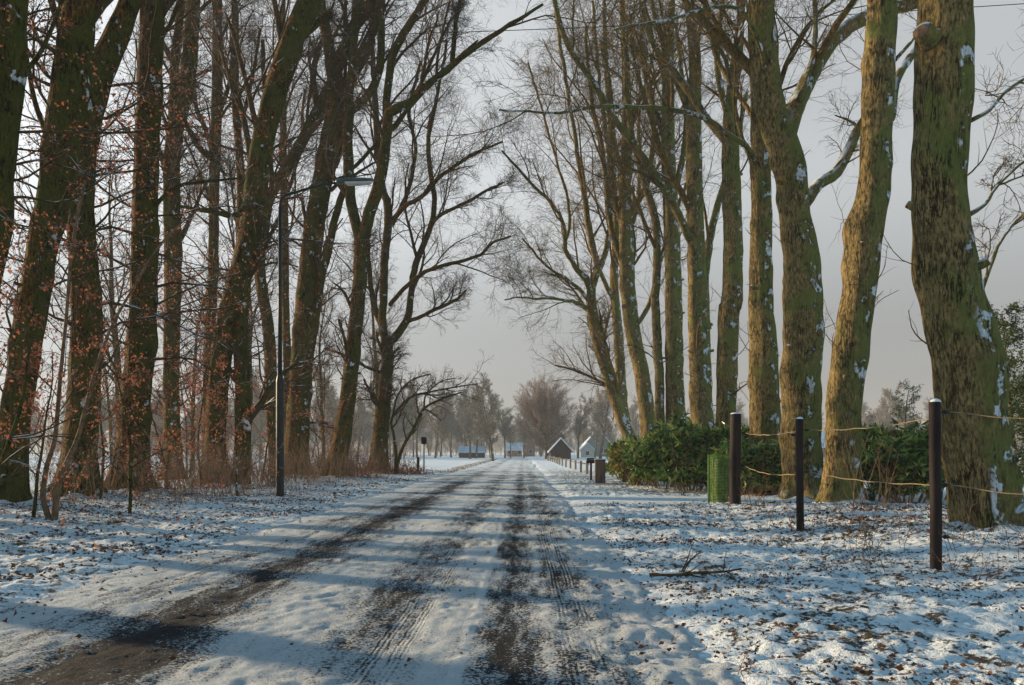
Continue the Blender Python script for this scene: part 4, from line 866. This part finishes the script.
m_ = MB(); m_.tubes(arc[None, :, :3], arc[None, :, 3], 14); m_.build('arm', M['lamp_paint'], o)
def prof(xs, w, zt_, zb, yo):   # lofted rounded body along x
    V = []; n = 12
    for x_, w_, a, b_ in zip(xs, w, zt_, zb):
        for k in range(n):
            t = k / n * 2 * math.pi; cy, cz = math.cos(t), math.sin(t)
            cy = math.copysign(abs(cy) ** .6, cy); cz = math.copysign(abs(cz) ** .6, cz)
            V.append((x_, yo + cy * w_ / 2, (a + b_) / 2 + cz * (a - b_) / 2))
    Q = [(r * n + k, r * n + (k + 1) % n, (r + 1) * n + (k + 1) % n, (r + 1) * n + k) for r in range(len(xs) - 1) for k in range(n)]
    V += [V[0] if False else (xs[0], yo, (zt_[0] + zb[0]) / 2), (xs[-1], yo, (zt_[-1] + zb[-1]) / 2)]; m0 = len(xs) * n
    T = [(m0, (k + 1) % n, k) for k in range(n)] + [(m0 + 1, (len(xs) - 1) * n + k, (len(xs) - 1) * n + (k + 1) % n) for k in range(n)]
    return V, Q, T
m_ = MB(); z0 = hzz
m_.add(*prof([hx - .05, hx, hx + .12, hx + .3, hx + .7, hx + 1.08, hx + 1.14], [.08, .14, .20, .24, .26, .22, .12], [z0 + .04, z0 + .07, z0 + .10, z0 + .11, z0 + .11, z0 + .09, z0 + .05], [z0 - .04, z0 - .07, z0 - .08, z0 + .00, z0 + .00, z0 + .01, z0 + .02], -.1)); m_.build('lamp_head', M['lamp_grey'], o)
m_ = MB(); m_.add(*prof([hx + .24, hx + .30, hx + .6, hx + 1.0, hx + 1.08], [.16, .22, .235, .20, .12], [z0 - .002, z0 - .002, z0 - .002, z0 + .008, z0 + .018], [z0 - .05, z0 - .11, z0 - .12, z0 - .09, z0 - .03], -.1)); m_.build('lamp_cover', M['lamp_cover'], o)
m_ = MB(); m_.box(-.05, .05, -.128, -.118, .55, .95, .01); m_.build('hatch', M['lamp_paint'], o)

# ------------------------------------------------------------------ rope fence on the right
FG = 'posts of the rope fence on the right'
def post(x, y, h, r, label, ins, seed):
    rg = rs(seed); o = thing('fence_post', (x, y, float(gh(x, y))), label, 'fence post', FG)
    zs = np.linspace(-.3, h, 16); P = np.stack([.008 * np.sin(zs * 2 + seed), 0 * zs, zs], 1)
    f = lambda P_, th: 1 + .03 * np.cos(2 * th[None, None] + P_[:, :, 2][..., None]) + .025 * np.cos(5 * th[None, None] + 2) + .02 * np.sin(P_[:, :, 2][..., None] * 7 + th)
    m_ = MB(); m_.tubes(P[None], np.full((1, 16), r), 20, True, f); m_.build('post', M['post_wood'], o)
    m_ = MB(); a = np.linspace(0, math.pi / 2, 6); P = np.stack([0 * a, 0 * a, h - .005 + .045 * np.sin(a)], 1); m_.tubes(P[None], (r * .95 * np.maximum(np.cos(a), .05))[None], 16, True, f); m_.build('snow_cap', M['snow_cap'], o)
    for sx, z in ins:
        m_ = MB(); P = np.array([[0, 0, z], [sx * (r + .02), 0, z], [sx * (r + .035), 0, z], [sx * (r + .05), 0, z], [sx * (r + .085), 0, z], [sx * (r + .10), 0, z]])
        m_.tubes(P[None], np.array([[.009, .009, .024, .024, .018, .008]]), 10); m_.build('insulator', M['black'], o)
    return o
def zat(py, Y): return CH + (HZ - py) * Y / FPX
P1 = (PX(935.5, 9.1), 9.1); P2 = (PX(800, 13.9), 13.9); P3 = (PX(735.5, 20.6), 20.6); P0 = (6.9, 6.6)
g1 = float(gh(*P1)); g2 = float(gh(*P2)); g3 = float(gh(*P3))
post(*P1, zat(402, 9.1) - g1, .062, 'nearest dark fence post in front of the thick trunk', [(1, zat(412, 9.1) - g1), (1, zat(485, 9.1) - g1), (1, zat(537, 9.1) - g1)], 1)
post(*P2, zat(419, 13.9) - g2, .062, 'slim dark fence post in front of the second nearest trunks', [(1, zat(430, 13.9) - g2), (1, zat(472, 13.9) - g2), (-1, zat(435, 13.9) - g2)], 2)
post(*P3, zat(414, 20.6) - g3, .14, 'stout dark post beside the green mesh guard', [(1, zat(433, 20.6) - g3), (1, zat(466, 20.6) - g3)], 3)
RG = 'ropes of the fence on the right'
def rope(a, b, sag, label, r=.0065):
    t = np.linspace(0, 1, 40)[:, None]; a, b = np.array(a), np.array(b); P = a + (b - a) * t; P[:, 2] -= sag * 4 * t[:, 0] * (1 - t[:, 0]); P[:, 2] += .006 * np.sin(t[:, 0] * 31)
    m_ = MB(); m_.tubes(P[None], np.full((1, 40), r), 8); tag(m_.build('fence_rope', M['rope']), label, 'rope', RG)
rope((P1[0] + .17, 9.1, zat(412, 9.1)), (P0[0], P0[1], 1.72), .10, 'upper rope leaving the nearest post to the right')
rope((P1[0] + .17, 9.1, zat(485, 9.1)), (P0[0], P0[1], .98), .10, 'lower rope leaving the nearest post to the right')
rope((P1[0] + .17, 9.1, zat(537, 9.1)), (P0[0], P0[1], .42), .12, 'thin lowest rope right of the nearest post', .004)
rope((P2[0] + .16, 13.9, zat(430, 13.9)), (P1[0] + .06, 9.16, zat(417, 9.1)), .05, 'upper rope between the slim post and the nearest post')
rope((P2[0] + .16, 13.9, zat(472, 13.9)), (P1[0] + .06, 9.16, zat(485, 9.1)), .05, 'lower rope between the slim post and the nearest post')
rope((P3[0] + .24, 20.6, zat(433, 20.6)), (P2[0] - .05, 13.9, zat(431, 13.9)), .06, 'upper rope between the stout post and the slim post', .0085)
rope((P3[0] + .24, 20.6, zat(466, 20.6)), (P2[0] - .05, 13.9, zat(474, 13.9)), .09, 'lower rope between the stout post and the slim post', .0085)
# rope running on behind
# green mesh guard
gx0, gy0 = PX(720, 21.3), 21.3; o = thing('mesh_guard', (gx0, gy0, float(gh(gx0, gy0))), 'upright roll of green wire mesh beside the stout post', 'mesh roll')
h = zat(455, 21.3) - float(gh(gx0, gy0)); m_ = MB(); tt = np.linspace(0, 2 * math.pi * 1.9, 60); rad = .30 - .035 * tt / 6.28
sp = np.stack([np.cos(tt) * rad, np.sin(tt) * rad, 0 * tt], 1); hs_ = np.linspace(.02, h, 17)
rings = np.stack([sp + [0, 0, z] for z in hs_]); m_.tubes(rings, np.full((len(hs_), 60), .0075), 4)
k = sp[::2]; m_.tubes(np.stack([k + [0, 0, 0], k + [0, 0, h / 2], k + [0, 0, h]], 1), np.full((len(k), 3), .0075), 4)
m_.build('wire_mesh', M['green_wire'], o)
m_ = MB(); m_.tubes(np.array([[[0, 0, .02], [0, 0, h * .5], [0, 0, h * .93]]]), np.array([[.215, .22, .215]]), 20, False); m_.build('inner_sleeve', M['sleeve'], o)
m_ = MB(); m_.tubes(np.array([[[-.31, -.02, -.1], [-.31, -.02, h / 2], [-.31, -.02, h + .02]]]), np.full((1, 3), .022), 8); m_.build('stake', M['green_wire'], o)
# wooden pillar and letterbox
x, y = PX(600, 35.5), 35.5; g = float(gh(x, y)); o = thing('wooden_pillar', (x, y, g), 'short red-brown wooden pillar at the left end of the hedge', 'pillar')
m_ = MB(); m_.box(-.22, .22, -.2, .2, -.1, 1.0, .015); m_.build('pillar_body', M['rust_wood'], o)
m_ = MB(); m_.box(-.25, .25, -.23, .23, 1.0, 1.05, .012); m_.build('cap_board', M['rust_wood'], o); m_ = MB(); m_.box(-.23, .23, -.21, .21, 1.05, 1.085, .015); m_.build('snow_cap', M['snow_cap'], o)
x, y = PX(591, 40), 40; g = float(gh(x, y)); o = thing('letterbox', (x, y, g), 'dark letterbox on a short post behind the wooden pillar', 'letterbox')
m_ = MB(); m_.box(-.05, .05, -.05, .05, -.1, .85, .008); m_.build('post', M['post_wood'], o); m_ = MB(); m_.box(-.24, .24, -.16, .16, .85, 1.12, .03); m_.build('box', M['black'], o)
m_ = MB(); m_.box(-.17, .17, -.166, -.160, 1.02, 1.05); m_.build('slot', M['sign_metal'], o)
# pale post and rail fence
o = thing('wooden_fence', (4.0, 50, 0), 'low pale wooden post fence along the right side of the far road', 'fence')
ys = np.linspace(50, 128, 14)
for i, y in enumerate(ys):
    m_ = MB(); x = .35 * math.sin(i * .9) * .2; g = float(gh(4, y)); m_.box(x - .08, x + .08, y - 50 - .08, y - 50 + .08, g - .1, g + .78 + .05 * math.sin(i * 2.3), .012); m_.build('post', M['pale_wood'], o)
m_ = MB(); m_.box(-.10 + .2, .14, 0, 78, .60, .68); m_.build('rail', M['pale_wood'], o)
# left sign post and short marker
x, y = PX(424, 50.5), 50.5; g = float(gh(x, y)); o = thing('sign_post', (x, y, g), 'thin pale post with a small dark box sign in the left field edge', 'sign')
m_ = MB(); m_.tubes(np.array([[[0, 0, -.1], [0, 0, 1.2], [0, 0, 2.35]]]), np.full((1, 3), .045), 10); m_.build('post', M['sign_metal'], o)
m_ = MB(); m_.box(-.17, .17, -.09, -.046, 1.88, 2.32, .01); m_.build('sign_board', M['black'], o)
x, y = PX(418, 53), 53; o = thing('marker_post', (x, y, float(gh(x, y))), 'short dark wooden post left of the thin sign post', 'post')
m_ = MB(); m_.tubes(np.array([[[0, 0, -.1], [0, 0, .5], [.01, 0, 1.0], [.01, 0, 1.05]]]), np.array([[.10, .10, .095, .07]]), 10); m_.build('post', M['post_wood'], o)
# overhead cable
t = np.linspace(0, 1, 50); a = np.array([-26, 40, 22.]); b = np.array([22, 34, 20.5]); P = a + (b - a) * t[:, None]; P[:, 2] -= 1.6 * t * (1 - t)
m_ = MB(); m_.tubes(P[None], np.full((1, 50), .018), 6); tag(m_.build('overhead_cable', M['cable']), 'thin black cable strung high across the road between the trees', 'cable')

# ------------------------------------------------------------------ far buildings
def house(name, px0, px1, Y, depth, eave, ridge, wall, label, cat='house', gable_front=True, wins=(), over=.3, roof='roof_snow', chim=None, rz=0, open_front=False, base=0):
    x0, x1 = PX(px0, Y), PX(px1, Y); w = x1 - x0; o = thing(name, ((x0 + x1) / 2, Y, base), label, cat, None, rz)
    h = w / 2; m_ = MB()
    if gable_front:
        V = [(-h, 0, 0), (h, 0, 0), (h, 0, eave), (0, 0, ridge), (-h, 0, eave), (-h, depth, 0), (h, depth, 0), (h, depth, eave), (0, depth, ridge), (-h, depth, eave)]
        m_.add(V, [(0, 1, 2, 4), (5, 9, 7, 6), (0, 4, 9, 5), (1, 6, 7, 2)], [(4, 2, 3), (9, 8, 7)])
        m_.build('wall', M[wall], o, False)
        sl_ = (ridge - eave) / h; r_ = MB()
        for s in (-1, 1):
            e = (s * (h + over), eave - over * sl_); a_ = [(e[0], -over, e[1] + .02), (0, -over, ridge + .02), (0, depth + over, ridge + .02), (e[0], depth + over, e[1] + .02)]
            V = a_ + [(p_[0], p_[1], p_[2] + .25) for p_ in a_]
            r_.add(V, [(0, 3, 2, 1), (4, 5, 6, 7), (0, 1, 5, 4), (2, 3, 7, 6), (0, 4, 7, 3), (1, 2, 6, 5)])
        ro = r_.build('roof', M[roof], o, False)
    else:
        V = [(-h, 0, 0), (h, 0, 0), (h, 0, eave), (-h, 0, eave), (-h, depth, 0), (h, depth, 0), (h, depth, eave), (-h, depth, eave), (-h, depth / 2, ridge), (h, depth / 2, ridge)]
        m_.add(V, [(0, 1, 2, 3), (4, 7, 6, 5), (0, 3, 7, 4), (1, 5, 6, 2)], [(3, 8, 7), (2, 6, 9)])
        m_.build('wall', M[wall], o, False); r_ = MB(); sl_ = (ridge - eave) / (depth / 2)
        for s in (-1, 1):
            ye = depth / 2 + s * (depth / 2 + over); a_ = [(-h - over, ye, eave - over * sl_ + .02), (h + over, ye, eave - over * sl_ + .02), (h + over, depth / 2, ridge + .02), (-h - over, depth / 2, ridge + .02)]
            V = a_ + [(p_[0], p_[1], p_[2] + .25) for p_ in a_]
            r_.add(V, [(0, 3, 2, 1), (4, 5, 6, 7), (0, 1, 5, 4), (2, 3, 7, 6), (0, 4, 7, 3), (1, 2, 6, 5)])
        ro = r_.build('roof', M[roof], o, False)
    if chim: m_ = MB(); m_.box(chim - .35, chim + .35, depth * .45, depth * .45 + .7, ridge - .6, ridge + 1.1); m_.build('chimney', M['brick'], ro, False)
    for (wx, wz, ww, wh) in wins:
        f = MB(); f.box(wx - ww / 2 - .1, wx + ww / 2 + .1, -.05, -.003, wz - .1, wz + wh + .1); fo = f.build('window', M['white_paint'], o, False)
        g_ = MB(); g_.box(wx - ww / 2, wx + ww / 2, -.07, -.053, wz, wz + wh); g_.build('pane', M['window'], fo, False)
    return o
house('barn', 551, 571, 152, 6, 1.8, 3.9, 'dark_board', 'small black barn with snow-edged gable right of the round tree', 'barn', True, (), .5)
o = house('house', 582, 614, 235, 11, 2.8, 8.0, 'green_wall', 'grey-green house with a steep snowy roof beyond the hedge end', 'house', True, ((-2.2, 1, 1.1, 1.3), (2.2, 1, 1.1, 1.3), (0, 4.2, 1, 1.1)), .6, chim=1.2)
house('shed', 581, 594, 205, 5, 2.0, 3.6, 'render_wall', 'small white shed with snowy gable in front of the steep-roofed house', 'shed', True, ((0, .6, .9, 1.0),), .35)
house('farmhouse', 526, 535, 245, 12, 3.6, 6.6, 'brick', 'narrow beige house end seen left of the round tree trunk', 'house', True, ((0, 1, .8, 1.2),), .3)
house('long_shed', 507, 522, 240, 6, 2.0, 4.0, 'brick', 'low building with a snowy roof at the very end of the road', 'shed', False, ((-1.5, .8, 1, 1), (1.5, .8, 1, 1)))
house('stable', 459, 484, 190, 6, 1.3, 2.5, 'dark_board', 'long low dark stable with snowy roof before the far wood', 'shed', False, ())
house('cottage', 800, 850, 190, 8, 2.6, 6.0, 'brick', 'distant cottage roof glimpsed between the right trunks', 'house', False, ((-2, .8, 1, 1.1), (2, .8, 1, 1.1)))

# ------------------------------------------------------------------ winter haze
m = bpy.data.materials.new("winter_haze"); m.use_nodes = True; t = m.node_tree; t.nodes.clear()
out = t.nodes.new("ShaderNodeOutputMaterial"); pv = t.nodes.new("ShaderNodeVolumePrincipled")
pv.inputs['Color'].default_value = (.90, .94, 1.0, 1); pv.inputs['Density'].default_value = .00075; pv.inputs['Anisotropy'].default_value = 0.0
t.links.new(pv.outputs[0], out.inputs['Volume'])
m_ = MB(); m_.box(-905, 905, -125, 1505, -1.3, 36); tag(m_.build('haze', m, None, False), 'thin pale winter haze filling the air over road and field', 'haze', None, 'stuff')
